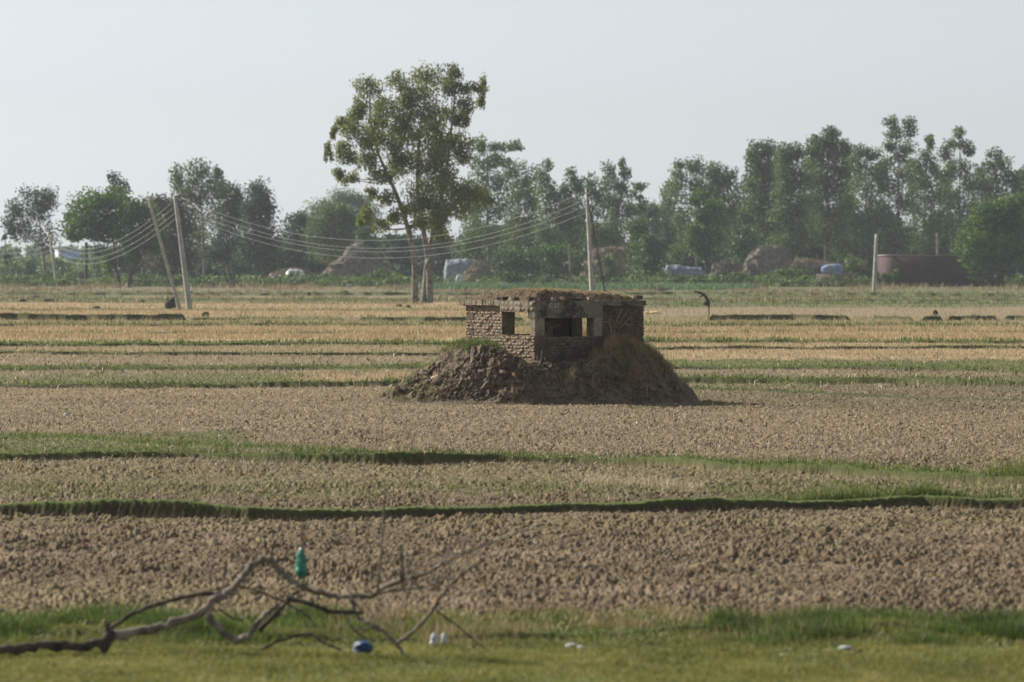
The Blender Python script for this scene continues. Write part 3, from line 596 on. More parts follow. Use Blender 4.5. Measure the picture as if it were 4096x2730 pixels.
ords = ['leftmost', 'second', 'third', 'fourth', 'fifth', 'sixth', 'seventh', 'eighth', 'ninth', 'tenth', 'eleventh', 'twelfth']
rowb = [(553, 190), (592, 202), (640, 202), (712, 205), (762, 205), (926, 198), (1035, 200), (1158, 200), (1248, 200), (1390, 205), (1440, 207), (1546, 207)]
for i, (X_, Y_) in enumerate(rowb):
    px = zx(X_); x = (px - 2048) / F * 144
    if px < 2140: u = .10; v = ((C0.x - x) + u * RU.x) / -LV.x
    else: v = .12; u = (x - C0.x - v * LV.x) / RU.x
    p = Wp(u, v, 2.618 + .036 + .01 * ((i * 7) % 3)); hz = AL + (math.pi / 2 if px < 2140 else 0)
    lab = ('leftmost' if i == 0 else 'rightmost' if i == 11 else ords[i] + ' from left') + ' loose brick in the row on the bunker roof edge'
    brick_obj(p, hz + random.uniform(-.3, .3) + (math.pi / 2 if i % 3 else 0), random.uniform(-.06, .06), lab, mat='brick' if i in (7, 8, 11, 3) else 'brick_dark', size=(.22, .11, .085))
brick_obj(Wp(.62, .42, 2.78), AL, .1, 'large dark loose brick standing above the row in the middle of the bunker roof', size=(.24, .12, .13), mat='brick_dark', group=None)
brick_obj(Wp(.95, .55, 2.84), AL + .4, .35, 'dark brick tilted on top of the soil in the middle of the roof', size=(.2, .11, .08), mat='brick_dark', group=None)
brick_obj(Wp(3.28, .22, 2.70), AL + .2, .05, 'lone dark brick at the right corner of the bunker roof', size=(.22, .12, .1), mat='brick_dark', group=None)
# stones and bricks lying on the mound
def rock(name, loc, size, mat, label, cat, seed=0, group=None, rot=0):
    m = MB(); n1, n2 = 10, 14
    th = np.linspace(0, np.pi, n1); ph = np.linspace(0, 2 * np.pi, n2 + 1); TH, PHh = np.meshgrid(th, ph, indexing='ij')
    D = np.stack([np.sin(TH) * np.cos(PHh), np.sin(TH) * np.sin(PHh), np.cos(TH)], -1).reshape(-1, 3)
    D[np.abs(D) < 1e-9] = 0; D = np.round(D, 6)
    rr = 1 + .28 * vnoise(D + seed, 1.3, seed)[:, :1] + .14 * vnoise(D + seed, 3.3, seed + 3)[:, 1:2]
    m.add(D * rr * np.array(size)[None] / 2, grid_faces(n1, n2 + 1), col=.5)
    o = m.build(name, M[mat]); o.location = loc; o.rotation_euler = (0, 0, rot); return tag(o, label, cat, group)
M['pale_stone'] = simple_mat('pale_stone', (0.45, 0.37, 0.26), (0.62, 0.52, 0.38), 9, .9, .01)
p = mpt(1745, 1520); rock('stone', p + Vector((0, -.03, .02)), (.32, .2, .14), 'pale_stone', 'pale rounded stone on the left slope of the mound', 'stone', 3)
p = mpt(1750, 1538); rock('earth_clod', p + Vector((.12, -.05, 0)), (.5, .3, .3), 'dung', 'big dark clod below the pale stone on the mound', 'clod', 5)
p = mpt(1685, 1605); rock('earth_clod', p + Vector((0, -.05, .05)), (.2, .2, .18), 'dung', 'dark clod at the foot of the mound on the left', 'clod', 8)
p = mpt(2060, 1512); brick_obj(p + Vector((0, -.03, .02)), 1.1, .9, 'pale brick tilted on the front slope of the mound', size=(.2, .11, .08), group=None)
p = mpt(2015, 1493); brick_obj(p + Vector((0, -.03, .01)), .7, .3, 'half buried brick on the mound left of the tilted pale brick', size=(.2, .11, .07), group=None)
p = mpt(1888, 1520); brick_obj(p + Vector((0, -.03, .01)), .5, .5, 'reddish brick lying left of centre on the mound slope', size=(.18, .1, .06), group=None)
p = mpt(2052, 1424); brick_obj(p + Vector((0, 0, .02)), .9, .2, 'brick on the shelf of earth beside the bunker foot', size=(.22, .11, .08), mat='brick_dark', group=None)
# vegetation on the mound
def m_scatter(n, x0, x1, y0, y1, dens=None):
    idx = np.where((xm > x0) & (xm < x1) & (ym > y0) & (ym < y1))[0]; area = np.where(ym[idx] < 143.9, .013, np.where(ym[idx] < 146.2, .03, .09)); idx = rng.choice(idx, n, p=area / area.sum())
    x = xm[idx]; y = ym[idx]; u = (x - C0.x) * RU.x + (y - C0.y) * RU.y; v = (x - C0.x) * LV.x + (y - C0.y) * LV.y
    k = ~((u > -.02) & (u < a_ + .02) & (v > -.02) & (v < a_ + .02)) & (zm[idx] > .06)
    if dens is not None: k &= rng.uniform(0, 1, n) < dens(x, y)
    return VMD[idx[k]] + rng.normal(0, .012, (int(k.sum()), 3)) * np.array([1, 1, 0])
G_, S_, Rd = [], [], []
pts = m_scatter(26000, -3.2, -.1, 143.2, 147.5, lambda x, y: sstep(1.1, 1.35, mound_h(x, y)) * sstep(-.3, .2, pn(x * 1.6, y * 1.6, 101)) * sstep(-.25, -.6, x) * .9); n = len(pts)
G_.append(blades(pts, rng.uniform(.06, .20, n), rng.uniform(.005, .010, n), .38, .38 + rng.normal(0, .28, n)))
pts = m_scatter(8000, -4.0, -2.0, 143.2, 147, lambda x, y: sstep(-.0, .3, pn(x * 1.6, y * 1.6, 103)) * .6); n = len(pts)
G_.append(blades(pts, rng.uniform(.05, .15, n), rng.uniform(.005, .010, n), .4, .75 + rng.normal(0, .2, n)))
pts = m_scatter(20000, 2.3, 4.6, 142.6, 147.5, lambda x, y: sstep(.55, 1.0, mound_h(x, y)) * sstep(-.05, .35, pn(x * 1.5, y * 1.5, 105)) * .8); n = len(pts)
G_.append(blades(pts, rng.uniform(.05, .17, n), rng.uniform(.004, .010, n), .5, .55 + rng.normal(0, .28, n)))
pts = m_scatter(6000, 2.6, 4.6, 142.6, 147, lambda x, y: sstep(.7, 1.2, mound_h(x, y)) * sstep(-.1, .3, pn(x * 2, y * 2, 115))); n = len(pts)
G_.append(blades(pts, rng.uniform(.08, .22, n), rng.uniform(.006, .011, n), .45, .75 + rng.normal(0, .2, n)))
pts = m_scatter(9000, -3.2, 4.4, 142, 144.5, lambda x, y: sstep(.15, .4, pn(x * 2.2, y * 2.2, 107)) * .35); n = len(pts)
G_.append(blades(pts, rng.uniform(.03, .1, n), rng.uniform(.005, .009, n), .5, .45 + rng.normal(0, .2, n)))
pts = m_scatter(16000, -3.3, 4.6, 142, 146, lambda x, y: .12 + .5 * sstep(.05, .4, pn(x * 1.4, y * 1.4, 109))); n = len(pts)
S_.append(blades(pts, rng.uniform(.04, .2, n), rng.uniform(.004, .008, n), .9, .35 + rng.normal(0, .25, n)))
pts = m_scatter(6000, 1.9, 3.2, 143.2, 146.5, lambda x, y: sstep(.0, .25, pn(x * 2.2, y * 2.2, 111)) * .9); n = len(pts)
Rd.append(blades(pts, rng.uniform(.1, .4, n), rng.uniform(.004, .009, n), .22, .5 + rng.normal(0, .25, n)))
pts = m_scatter(17000, 2.0, 4.7, 142.2, 147.5, lambda x, y: sstep(.35, .9, mound_h(x, y)) * (.3 + .7 * sstep(-.2, .3, pn(x * 1.7, y * 1.7, 113)))); n = len(pts)
S_.append(blades(pts, rng.uniform(.08, .32, n), rng.uniform(.004, .008, n), .55, .32 + rng.normal(0, .25, n)))
pts = m_scatter(9000, 2.2, 4.7, 142.2, 147.5, lambda x, y: sstep(.45, .9, mound_h(x, y)) * sstep(-.1, .3, pn(x * 1.2, y * 1.2, 114))); n = len(pts)
G_.append(blades(pts, rng.uniform(.08, .22, n), rng.uniform(.004, .009, n), .5, .3 + rng.normal(0, .3, n)))
pts = m_scatter(5000, -2.5, 4.5, 148, 150.5); n = len(pts)
S_.append(blades(pts, rng.uniform(.15, .4, n), rng.uniform(.006, .012, n), .3, .6 + rng.normal(0, .2, n)))
def clump(px, py, n, hgt, spread, lst, lean=.4, col=.6, w=.008):
    c = mpt(px, py); x = c.x + rng.normal(0, spread, n); y = c.y + rng.normal(0, spread * .5, n)
    p = np.stack([x, y, np.maximum(mound_h(x, y), 0) - .01], 1); lst.append(blades(p, hgt * rng.uniform(.5, 1.1, n), np.full(n, w), lean, col + rng.normal(0, .2, n)))
clump(2285, 1530, 110, .24, .10, S_, .8, .6, .006); clump(2300, 1500, 60, .2, .07, S_, .5, .8)
for px in (2452, 2462, 2474): clump(px, 1606, 1, .5, .004, S_, .03, .8, .008)
for px in (2592, 2600): clump(px, 1592, 1, .55, .006, S_, .03, .8, .008)
for px in (2368, 2376): clump(px, 1556, 5, .4, .02, S_, .12, .55)
clump(2560, 1575, 150, .42, .2, S_, .8, .3, .0045); clump(2440, 1360, 80, .45, .15, Rd, .25, .7); clump(2505, 1385, 120, .42, .12, Rd, .2, .65)
n = 500; x = rng.uniform(1.6, 2.15, n); y = rng.uniform(148.3, 149.4, n); S_.append(blades(on_mound(x, y), rng.uniform(.2, .75, n), np.full(n, .008), .25, .5 + rng.normal(0, .25, n)))
stuff_blades('mound_grass', M['grass'], G_, 'green grass growing on the shoulders of the mound', 'grass')
stuff_blades('mound_straw', M['straw'], S_, 'pale dead grass and stalks clinging to the mound', 'dry grass')
stuff_blades('mound_reddish_grass', M['reddish'], Rd, 'reddish dry grass on the mound in front of the shaded right wall', 'dry grass')
# bare stems against the right wall, weed at the corner, stems in the slot
def twig_plant(name, base, stems, mat, label, cat, r0=.008):
    e = MB()
    for st in stems: tube(e, smooth_path([tuple(Vector(base) + Vector(p)) for p in st], 4), r0, 4)
    o = e.build(name, M[mat]); return tag(o, label, cat)
b = Vector((2.55, 144.75, mound_h(np.array([2.55]), np.array([144.75]))[0])); rr = random.Random(3); st = []
for k in range(11):
    dx = rr.uniform(-.25, .5); h = rr.uniform(.45, .98); st.append([(rr.uniform(-.08, .08), 0, -.05), (dx * .25, rr.uniform(-.04, .1), h * .5), (dx * .9, rr.uniform(-.1, .2), h)])
twig_plant('dry_shrub', b, st, 'straw', 'tall bare dry stems rising in front of the right bunker wall', 'dry plant', .006)
b = mpt(2160, 1462); st = [[(0, 0, -.03), (.03, -.02, .15), (.05, -.02, .36)], [(0, 0, -.03), (-.06, 0, .1), (-.07, 0, .22)], [(0, 0, 0), (.1, -.02, .03), (.13, 0, .2)]]
twig_plant('dry_weed', b, st, 'thatch_grey', 'small pale dried weed at the front corner of the bunker', 'weed', .012)
m = MB()
for k in range(7):
    u = rr.uniform(.36, .7); tube(m, smooth_path([tuple(Wp(u, .2, 1.6)), tuple(Wp(u + rr.uniform(-.1, .1), .15, 1.9)), tuple(Wp(u + rr.uniform(-.25, .25), .12, 2.05 + rr.uniform(-.1, .1)))], 4), .005, 4)
tag(m.build('dry_vine', M['straw']), 'thin dead stems hanging in the wide firing slot', 'dry plant')
# ------------------------------------------------------------------ fallen branches in the foreground
log = empty('fallen_branch', P(440, 2600, 53.2), 'fallen dead branch with crooked grey limbs lying in the foreground grass', 'branch')
def zq(X_, Y_, d): return tuple(P(X_ / 1.2384, 2050 + Y_ / 1.2384, d))
def limb(name, pts, w0, w1, mat='wood', d0=53.0, d1=53.0, sides=8):
    n = len(pts); q = [list(zq(a, b, d0 + (d1 - d0) * i / (n - 1))) + [0] for i, (a, b) in enumerate(pts)]
    sp = smooth_path(q, 5); k = len(sp); m = MB(); ww = (w0 + w1) / 2 / 1.2384 / 430
    for a in range(1, k - 1): sp[a, :3] += np.array([random.gauss(0, .14), random.gauss(0, .14), random.gauss(0, .14)]) * ww
    jit = random.uniform(0, 9); rad = [(w0 + (w1 - w0) * i / (k - 1)) / 1.2384 / 430 / 2 * (1 + .13 * math.sin(i * 1.3 + jit) + random.uniform(-.12, .12)) for i in range(k)]
    tube(m, [tuple(s[:3]) for s in sp], rad, sides, wob=.07); o = m.build(name, M[mat], log, smooth=True); return o
limb('trunk', [(-260, 700), (0, 682), (200, 662), (380, 668), (470, 655), (530, 625), (560, 600)], 52, 44, 'wood_dark', 52.0, 52.4)
limb('stub', [(522, 690), (530, 620), (528, 552)], 46, 30, 'wood_dark', 52.3, 52.4)
limb('limb', [(545, 625), (700, 590), (850, 556), (985, 505), (1060, 440), (1130, 395), (1195, 330), (1250, 270), (1312, 226)], 46, 34, 'wood', 52.4, 52.8)
limb('limb', [(1300, 226), (1345, 240), (1390, 295), (1450, 348), (1520, 380), (1600, 402), (1700, 420), (1790, 418), (1860, 412)], 36, 26, 'wood', 52.8, 52.6)
limb('limb', [(1850, 414), (1960, 385), (2080, 372), (2180, 350)], 22, 10, 'wood', 52.6, 52.3)
limb('limb', [(1850, 405), (1950, 350), (2090, 312), (2200, 250), (2330, 190), (2520, 118), (2620, 84)], 26, 8, 'wood', 52.6, 51.6)
limb('limb', [(548, 580), (640, 512), (760, 462), (900, 425), (1020, 403), (1110, 400), (1185, 362)], 22, 22, 'wood_dark', 53.1, 52.9)
limb('limb', [(1180, 362), (1300, 402), (1420, 450), (1500, 500), (1570, 570)], 16, 10, 'wood_dark', 52.9, 52.4)
limb('limb', [(1030, 500), (1075, 570), (1140, 622), (1190, 634), (1240, 598), (1300, 520), (1375, 455)], 38, 26, 'wood', 52.5, 52.3)
limb('limb', [(1285, 590), (1370, 500), (1430, 440), (1478, 384)], 26, 22, 'wood_dark', 52.6, 52.7)
limb('limb', [(1420, 425), (1520, 450), (1620, 490), (1700, 497), (1800, 498)], 28, 18, 'wood_dark', 52.6, 52.5)
limb('limb', [(1742, 425), (1768, 515), (1860, 570), (1935, 622), (1990, 690), (2015, 722)], 22, 17, 'wood', 52.6, 52.3)
limb('limb', [(2370, 250), (2290, 310), (2220, 372), (2170, 442), (2130, 500), (2060, 580), (1960, 655)], 10, 22, 'wood', 52.0, 52.6)
limb('twig', [(1085, 480), (1150, 522), (1205, 540)], 12, 8, 'wood_dark'); limb('twig', [(1290, 682), (1400, 632), (1530, 604), (1600, 645), (1690, 684)], 16, 12, 'wood_dark', 52.6, 52.2)
limb('twig', [(2150, 480), (2260, 560), (2360, 645), (2420, 690)], 10, 7, 'wood_dark', 52.4, 52.0)
limb('twig', [(1910, -120), (1895, 100), (1885, 250), (1870, 390)], 10, 16, 'wood', 52.0, 52.5); limb('twig', [(1988, 160), (1990, 250), (1985, 345)], 12, 18, 'wood', 52.0, 52.4)
limb('twig', [(1495, 60), (1500, 200), (1506, 365)], 9, 13, 'wood', 52.4, 52.6); limb('twig', [(2312, 130), (2300, 170), (2285, 210)], 9, 12, 'wood', 51.8, 51.9)
limb('twig', [(1800, 330), (1815, 370), (1845, 405)], 6, 10, 'wood', 52.3, 52.6); limb('twig', [(1700, 500), (1760, 590), (1850, 640)], 8, 8, 'wood_dark', 52.4, 52.2)
for k in range(44):
    a = 1750 + random.uniform(0, 600); b = 330 - (a - 1850) * .38 + random.uniform(-5, 260)
    limb('twig', [(a, b), (a + random.uniform(-30, 60), b - random.uniform(10, 50)), (a + random.uniform(-40, 120), b - random.uniform(30, 110))], 7, 4, 'wood', 52.4, 52.0, 4)
# rubbish
def crumple(name, px, py, d, w, h, mat, label, cat, seed=1, lift=0.0, taper=0.0, dep=None):
    m = MB(); n1, n2 = 22, 26; th = np.linspace(.02, np.pi - .02, n1); ph = np.linspace(0, 2 * np.pi, n2 + 1)
    TH, PHh = np.meshgrid(th, ph, indexing='ij'); D = np.round(np.stack([np.sin(TH) * np.cos(PHh), np.sin(TH) * np.sin(PHh), np.cos(TH)], -1).reshape(-1, 3), 6)
    rr = 1 + .30 * billow(D[:, 0] * 2.6 + D[:, 2] * 2.2 + seed, D[:, 1] * 2.8 + seed, 5) + .22 * pn(D[:, 0] * 6 + D[:, 1] * 5, D[:, 2] * 6 + seed, 6)
    Sx = np.sign(D[:, 2]) * np.abs(D[:, 2]) ** .7; k = 1 - taper * (Sx + 1) / 2
    V = np.stack([D[:, 0] * rr * w / 2 * k, D[:, 1] * rr * (dep or w) / 2 * k, Sx * (1 + .08 * pn(D[:, 0] * 3, D[:, 1] * 3, 7)) * h / 2], 1)
    m.add(V, grid_faces(n1, n2 + 1)); c = P(px, py, d); z = c.z if lift else max(c.z, gz(c.x, c.y) + h * .42)
    o = m.build(name, M[mat]); o.location = (c.x, c.y, z); return tag(o, label, cat)
crumple('plastic_bag', 1205, 2252, 52.5, .105, .28, 'green_bag', 'green plastic bag caught on an upright twig of the fallen branch', 'plastic bag', 3, 1, .45)
crumple('plastic_bag', 1452, 2594, 52.7, .15, .13, 'blue_bag', 'dark blue plastic bag on the grass beneath the fallen branch', 'plastic bag', 5)
crumple('plastic_bag', 1738, 2562, 53.4, .08, .13, 'white_bag', 'grey white plastic wrapper beside the right end of the fallen branch', 'litter', 7, 0, .3)
crumple('plastic_cup', 1778, 2556, 53.6, .06, .11, 'white_bag', 'pale crushed cup leaning beside the grey white wrapper', 'litter', 9, 0, .3)
crumple('plastic_bag', 2288, 2592, 53.6, .10, .045, 'white_bag', 'white scrap of plastic in the grass right of the fallen branch', 'litter', 11)
crumple('plastic_bag', 3382, 2608, 53.1, .12, .045, 'white_bag', 'crumpled white plastic bag on the verge at the right', 'litter', 13)
crumple('paper_scrap', 3135, 2622, 52.6, .05, .03, 'white_bag', 'tiny pale scrap on the verge left of the crumpled white bag', 'litter', 15)
crumple('paper_scrap', 2325, 2596, 53.4, .06, .04, 'white_bag', 'small scrap just right of the white plastic in the grass', 'litter', 17)
crumple('plastic_bottle', 3722, 2330, 64.6, .13, .035, 'white_bag', 'clear plastic bottle lying in the ploughed field at the right', 'bottle', 19)
crumple('paper_scrap', 262, 1662, 134, .09, .09, 'white_bag', 'white scrap on the brown field at the far left', 'litter', 21)
for i, (px, w, h) in enumerate(((2588, .3, .16), (2622, .6, .2))):
    crumple('yellow_rag', px, 1256, 385, w, h, 'yellow', ['small yellow scrap against the right edge of the bunker', 'larger yellow scrap in the field right of the bunker'][i], 'litter', 23 + i)
# ------------------------------------------------------------------ poles and wires
def pole(pts, d, w0, w1, rz, label, mat='pole', name='utility_pole', ins=(), flat=.62, group='concrete utility poles'):
    (bx, by), (tx, ty) = pts; b = P(bx, by, d); t = P(tx, ty, d); b.z = gz(b.x, b.y) - .3 if d < 600 else b.z - .3
    root = empty(name, b, label, 'pole', group); ax = (t - b); m = MB(); c, s_ = math.cos(rz), math.sin(rz); n = 9; V = []
    for i in range(n + 1):
        k = i / n; w = (w0 + (w1 - w0) * k) / 2; o = b + ax * k
        for (a, e) in ((-1, -flat), (1, -flat), (1, flat), (-1, flat)): V.append((o.x + (a * c - e * s_) * w, o.y + (a * s_ + e * c) * w, o.z))
    q = [(i * 4 + k, i * 4 + (k + 1) % 4, i * 4 + 4 + (k + 1) % 4, i * 4 + 4 + k) for i in range(n) for k in range(4)] + [(n * 4, n * 4 + 1, n * 4 + 2, n * 4 + 3)]
    m.add(V, q); m.build('shaft', M[mat], root)
    for (sx, sy) in ins:                        # iron knobs carrying the wires
        p = P(sx, sy, d - .05); k = MB(); tube(k, [tuple(p + Vector((0, 0, -.09))), tuple(p + Vector((0, 0, -.04))), tuple(p + Vector((0, 0, .04))), tuple(p + Vector((0, 0, .09)))], [.05, .08, .06, .04], 8)
        f = (sy - ty) / max(1, (by - ty)); q_ = b + ax * (1 - f); tube(k, [tuple(p), (q_.x, q_.y, p.z)], .025, 5); k.build('insulator', M['metal'], root)
    return root
D1 = DG(1241); D2 = 378.0; D3 = DG(1147)
i1 = [(716, 787), (724, 806), (727, 830), (730, 852)]; i2 = [(2340, 768), (2342, 800), (2344, 824), (2346, 850)]
pole([(761, 1241), (701, 783)], D1, .38, .26, .55, 'tall upright concrete utility pole with wires, right one of the crossed pair', ins=i1, flat=.55)
pole([(725, 1237), (594, 795)], D1 - 2, .24, .19, -.35, 'leaning concrete strut pole beside the tall upright pole', ins=[(577, 803), (592, 835), (604, 880)])
pole([(2374, 1258), (2346, 757)], D2, .30, .15, -.9, 'pale concrete pole rising behind the bunker roof', ins=[(2352, 762), (2353, 782), (2353, 806), (2372, 832)], flat=.8)
pole([(2440, 1250), (2352, 800)], D2 + 6, .11, .09, 0, 'thin dark strut leaning behind the pale pole at the bunker', mat='metal', ins=[(2385, 908), (2371, 940)])  # dark iron colour stands in for the shade on this strut
pole([(2284, 1148), (2279, 975)], 771, .42, .25, .3, 'thin brownish pole left of the pale pole, near the distant scrub', mat='thatch_grey')
pole([(3495, 1168), (3506, 938)], DG(1168), .40, .32, -.7, 'lone pale concrete pole left of the red brick building')
pole([(231, 1147), (198, 942)], D3, .42, .30, -.6, 'leaning pale utility pole at the far left', ins=[(194, 948), (196, 966)])
pole([(346, 1142), (345, 970)], 800, .45, .4, .3, 'dark post standing under the left tree crown', mat='metal')
pole([(3752, 1100), (3748, 932)], 830, .35, .25, .3, 'slim pale pole above the roof of the red brick building', mat='thatch')
def wire(a, b, sag, label, group, r=.010):
    a, b = Vector(a), Vector(b); n = 36; m = MB()
    tube(m, [tuple(a.lerp(b, k / n) - Vector((0, 0, sag * 4 * (k / n) * (1 - k / n)))) for k in range(n + 1)], r, 5)
    tag(m.build('power_line', M['wire']), label, 'wire', group)
wl = ['topmost', 'second from top', 'third from top', 'lowest']
for k in range(4):
    a = P(*i1[k], D1); b = P(*i2[k], D2); tgt = [963, 994, 1008, 1033][k]
    mid = a.lerp(b, .46); zt = CH - (tgt - HY) / F * mid.y; wire(a, b, mid.z - zt, wl[k] + ' of four wires from the tall left pole to the bunker pole', 'wires of the long span')
    a2 = P(i1[k][0] - 14, i1[k][1] + 12, D1); b2 = P(199, [946, 962, 984, 1004][k], D3)
    wire(a2, b2, 2.6, wl[k] + ' of the wires from the tall pole to the far left pole', 'wires of the left span', .014)
    wire(b2, P(-260, [950, 974, 990, 1012][k], 900), 1.2, wl[k] + ' of the wires leaving the photo at the left edge', 'wires beyond the left pole', .016)
# ------------------------------------------------------------------ trees
def leaves(mb, c, r3, nsub, nleaf, L, sig, droop, base_col, rs):
    sub = rs.normal(0, 1, (nsub, 3)); sub /= np.linalg.norm(sub, axis=1)[:, None]; sub *= (rs.uniform(0, 1, nsub) ** .45)[:, None] * .86
    sc_ = np.clip(base_col + rs.normal(0, .16, nsub), 0, 1)
    n = nsub * nleaf; ctr = np.repeat(sub, nleaf, 0); g = np.clip(rs.normal(0, 1, (n, 3)), -1.7, 1.7) * sig
    g[:, 2] *= (1.15 if droop > 1 else .85); p = (ctr + g) * r3[None] + c[None]
    ax = rs.normal(0, 1, (n, 3)); ax[:, 2] -= droop; ax /= np.linalg.norm(ax, axis=1)[:, None]
    w = np.cross(ax, rs.normal(0, 1, (n, 3))); w /= np.linalg.norm(w, axis=1)[:, None] + 1e-9
    l = L * rs.uniform(.6, 1.35, n)[:, None]; wd = w * l * .30; a = ax * l * .5
    V = np.stack([p - a, p + wd, p + a, p - wd], 1).reshape(-1, 3); i = np.arange(n)[:, None] * 4
    mb.add(V, i + np.array([[0, 1, 2, 3]]), col=np.repeat(np.clip(np.repeat(sc_, nleaf) + rs.normal(0, .12, n), 0, 1), 4))
tree_seed = [100]
def tree(name, label, base, trunks, blobs, d, mat='leaf_b', bark='bark', L=.36, nsub=9, nleaf=30, sig=.22, droop=.8, conv=1.741, tr=.22, group=None, limbs=True, col=.5, org=(0, 0), cat='tree', kind_trunk='trunk', dspread=.55, spread=1.12):
    """blobs and trunk points are measured on the photo, then stand at distance d with real depth"""
    tree_seed[0] += 1; rs = np.random.default_rng(tree_seed[0]); cv = lambda a, b: (org[0] + a * conv, org[1] + b * conv)
    s = pxm(d); bx, _ = cv(*base); b0 = Vector(((bx - 2048) / F * d, d, 0)); b0.z = gz(b0.x, b0.y) if d < 600 else 0.0
    root = empty(name, b0, label, cat, group); k = 1
    W = max(q[0] for q in blobs) - min(q[0] for q in blobs); crown = MB(); ctrs = []
    for (x, y, rx, ry) in blobs:
        off = rs.uniform(-1, 1) * W * .5 * conv / s * dspread; px, py = cv(x, y); c = np.array(P(px, py, d + off)); rx_, ry_ = rx * conv / s * spread, ry * conv / s * spread
        r3 = np.array([rx_, (rx_ + ry_) / 2, ry_]); ctrs.append((c, r3))
        f = math.sqrt(rx_ * ry_) / 1.9; ns = max(7, int(nsub * f ** 1.3)) ; leaves(crown, c, r3, ns, max(8, int(nleaf)), L, sig, droop, col, rs)
    crown.build('crown', M[mat], root)
    woods = []; joints = []
    for ti, tpts in enumerate(trunks):
        pts = []; wood = MB()
        for i, (x, y) in enumerate(tpts):
            px, py = cv(x, y); p = P(px, py, d + ti * .8 * (i > 0))
            if i == 0: p.z = b0.z - .3 if y > base[1] - 40 else p.z; p.x = (px - 2048) / F * d
            pts.append((*p, tr * (1 - .80 * i / max(1, len(tpts) - 1))))
        sp = smooth_path(pts, 5); tube(wood, [tuple(q[:3]) for q in sp], [max(.03, q[3]) for q in sp], 8, wob=.04); joints += [(*q, ti) for q in sp[len(sp) // 3:]]; woods.append(wood)
    if limbs:
        J = np.array(joints)
        for (c, r3) in ctrs:
            low = J[J[:, 2] < c[2] - .2]; low = low if len(low) else J; j = low[np.argmin(np.linalg.norm((low[:, :3] - c) * np.array([1, .6, .8]), axis=1))]
            midp = (j[:3] + c) / 2 + np.array([0, 0, -.08 * np.linalg.norm(j[:3] - c)]) ; r0 = max(.025, min(j[3] * .35, .06))
            sp = smooth_path([tuple(j[:3]), tuple(midp), tuple(c), tuple(c + np.array([0, 0, r3[2] * .4]))], 3); tube(woods[int(j[4])], [tuple(q) for q in sp], list(np.linspace(r0, .015, len(sp))), 5)
    for wood in woods: wood.build(kind_trunk, M[bark], root, smooth=True)
    return root
# the big tree in the middle
big = [(715, 220, 85, 50), (660, 320, 45, 60), (800, 370, 55, 60), (890, 210, 60, 55), (1050, 160, 95, 65), (1000, 280, 120, 75), (1220, 140, 55, 42), (1190, 225, 65, 55), (1330, 230, 70, 36), (1398, 235, 24, 60), (1385, 305, 28, 45),
 (1280, 330, 55, 50), (1180, 400, 75, 60), (1060, 400, 95, 70), (900, 400, 85, 60), (760, 440, 60, 45), (640, 400, 50, 45), (545, 440, 40, 38), (500, 495, 28, 30), (630, 480, 75, 50), (730, 530, 80, 50), (850, 560, 95, 70), (1000, 530, 110, 70),
 (1150, 540, 95, 70), (1260, 560, 75, 60), (1270, 650, 60, 55), (560, 590, 58, 34), (600, 640, 65, 42), (468, 620, 20, 48), (535, 740, 36, 32), (590, 760, 48, 36), (720, 660, 75, 50), (800, 750, 80, 50), (950, 680, 120, 80), (1100, 690, 115, 80),
 (1050, 830, 130, 80), (1190, 840, 110, 70), (1320, 870, 105, 60), (1395, 880, 45, 50), (1230, 940, 95, 50), (1090, 960, 95, 65), (1100, 1060, 75, 50), (830, 890, 55, 40), (690, 985, 45, 40), (665, 1030, 28, 40), (780, 1050, 55, 32), (850, 1010, 50, 45), (730, 860, 45, 30), (950, 960, 60, 50), (1150, 1120, 40, 30), (900, 480, 70, 60), (960, 330, 60, 60), (1090, 480, 70, 60), (1120, 620, 80, 60), (880, 680, 70, 50), (1010, 920, 70, 60), (1160, 760, 80, 60), (1270, 420, 45, 45), (1020, 1040, 60, 50), (1130, 1020, 60, 50), (780, 330, 35, 45), (690, 560, 60, 45)]
tree('eucalyptus_tree', 'tallest eucalyptus tree with three pale trunks left of the bunker', (1030, 1520), [[(985, 1522), (985, 1300), (965, 1160), (935, 1040), (880, 880), (830, 760), (760, 600), (720, 400), (715, 230)],
     [(1075, 1518), (1068, 1300), (1050, 1160), (1020, 980), (1000, 800), (1010, 560), (1040, 330), (1060, 180)], [(1035, 1520), (1050, 1360), (1062, 1250), (1100, 1050), (1160, 800), (1200, 500), (1230, 200)], [(1068, 1300), (1075, 1150), (1180, 980), (1280, 860), (1370, 870)]],
     big, 476, 'leaf_a', L=.215, nsub=30, nleaf=58, sig=.27, droop=1.6, spread=1.24, conv=1 / 1.4933, org=(1000, 200), tr=.29, dspread=.4)
A = dict(L=.38, nsub=17, nleaf=38, sig=.27, droop=1.2)            # airy eucalyptus
B_ = dict(L=.42, nsub=20, nleaf=46, sig=.32, droop=.4, spread=1.2)             # dense broadleaf
TG = 'trees of the distant tree line'
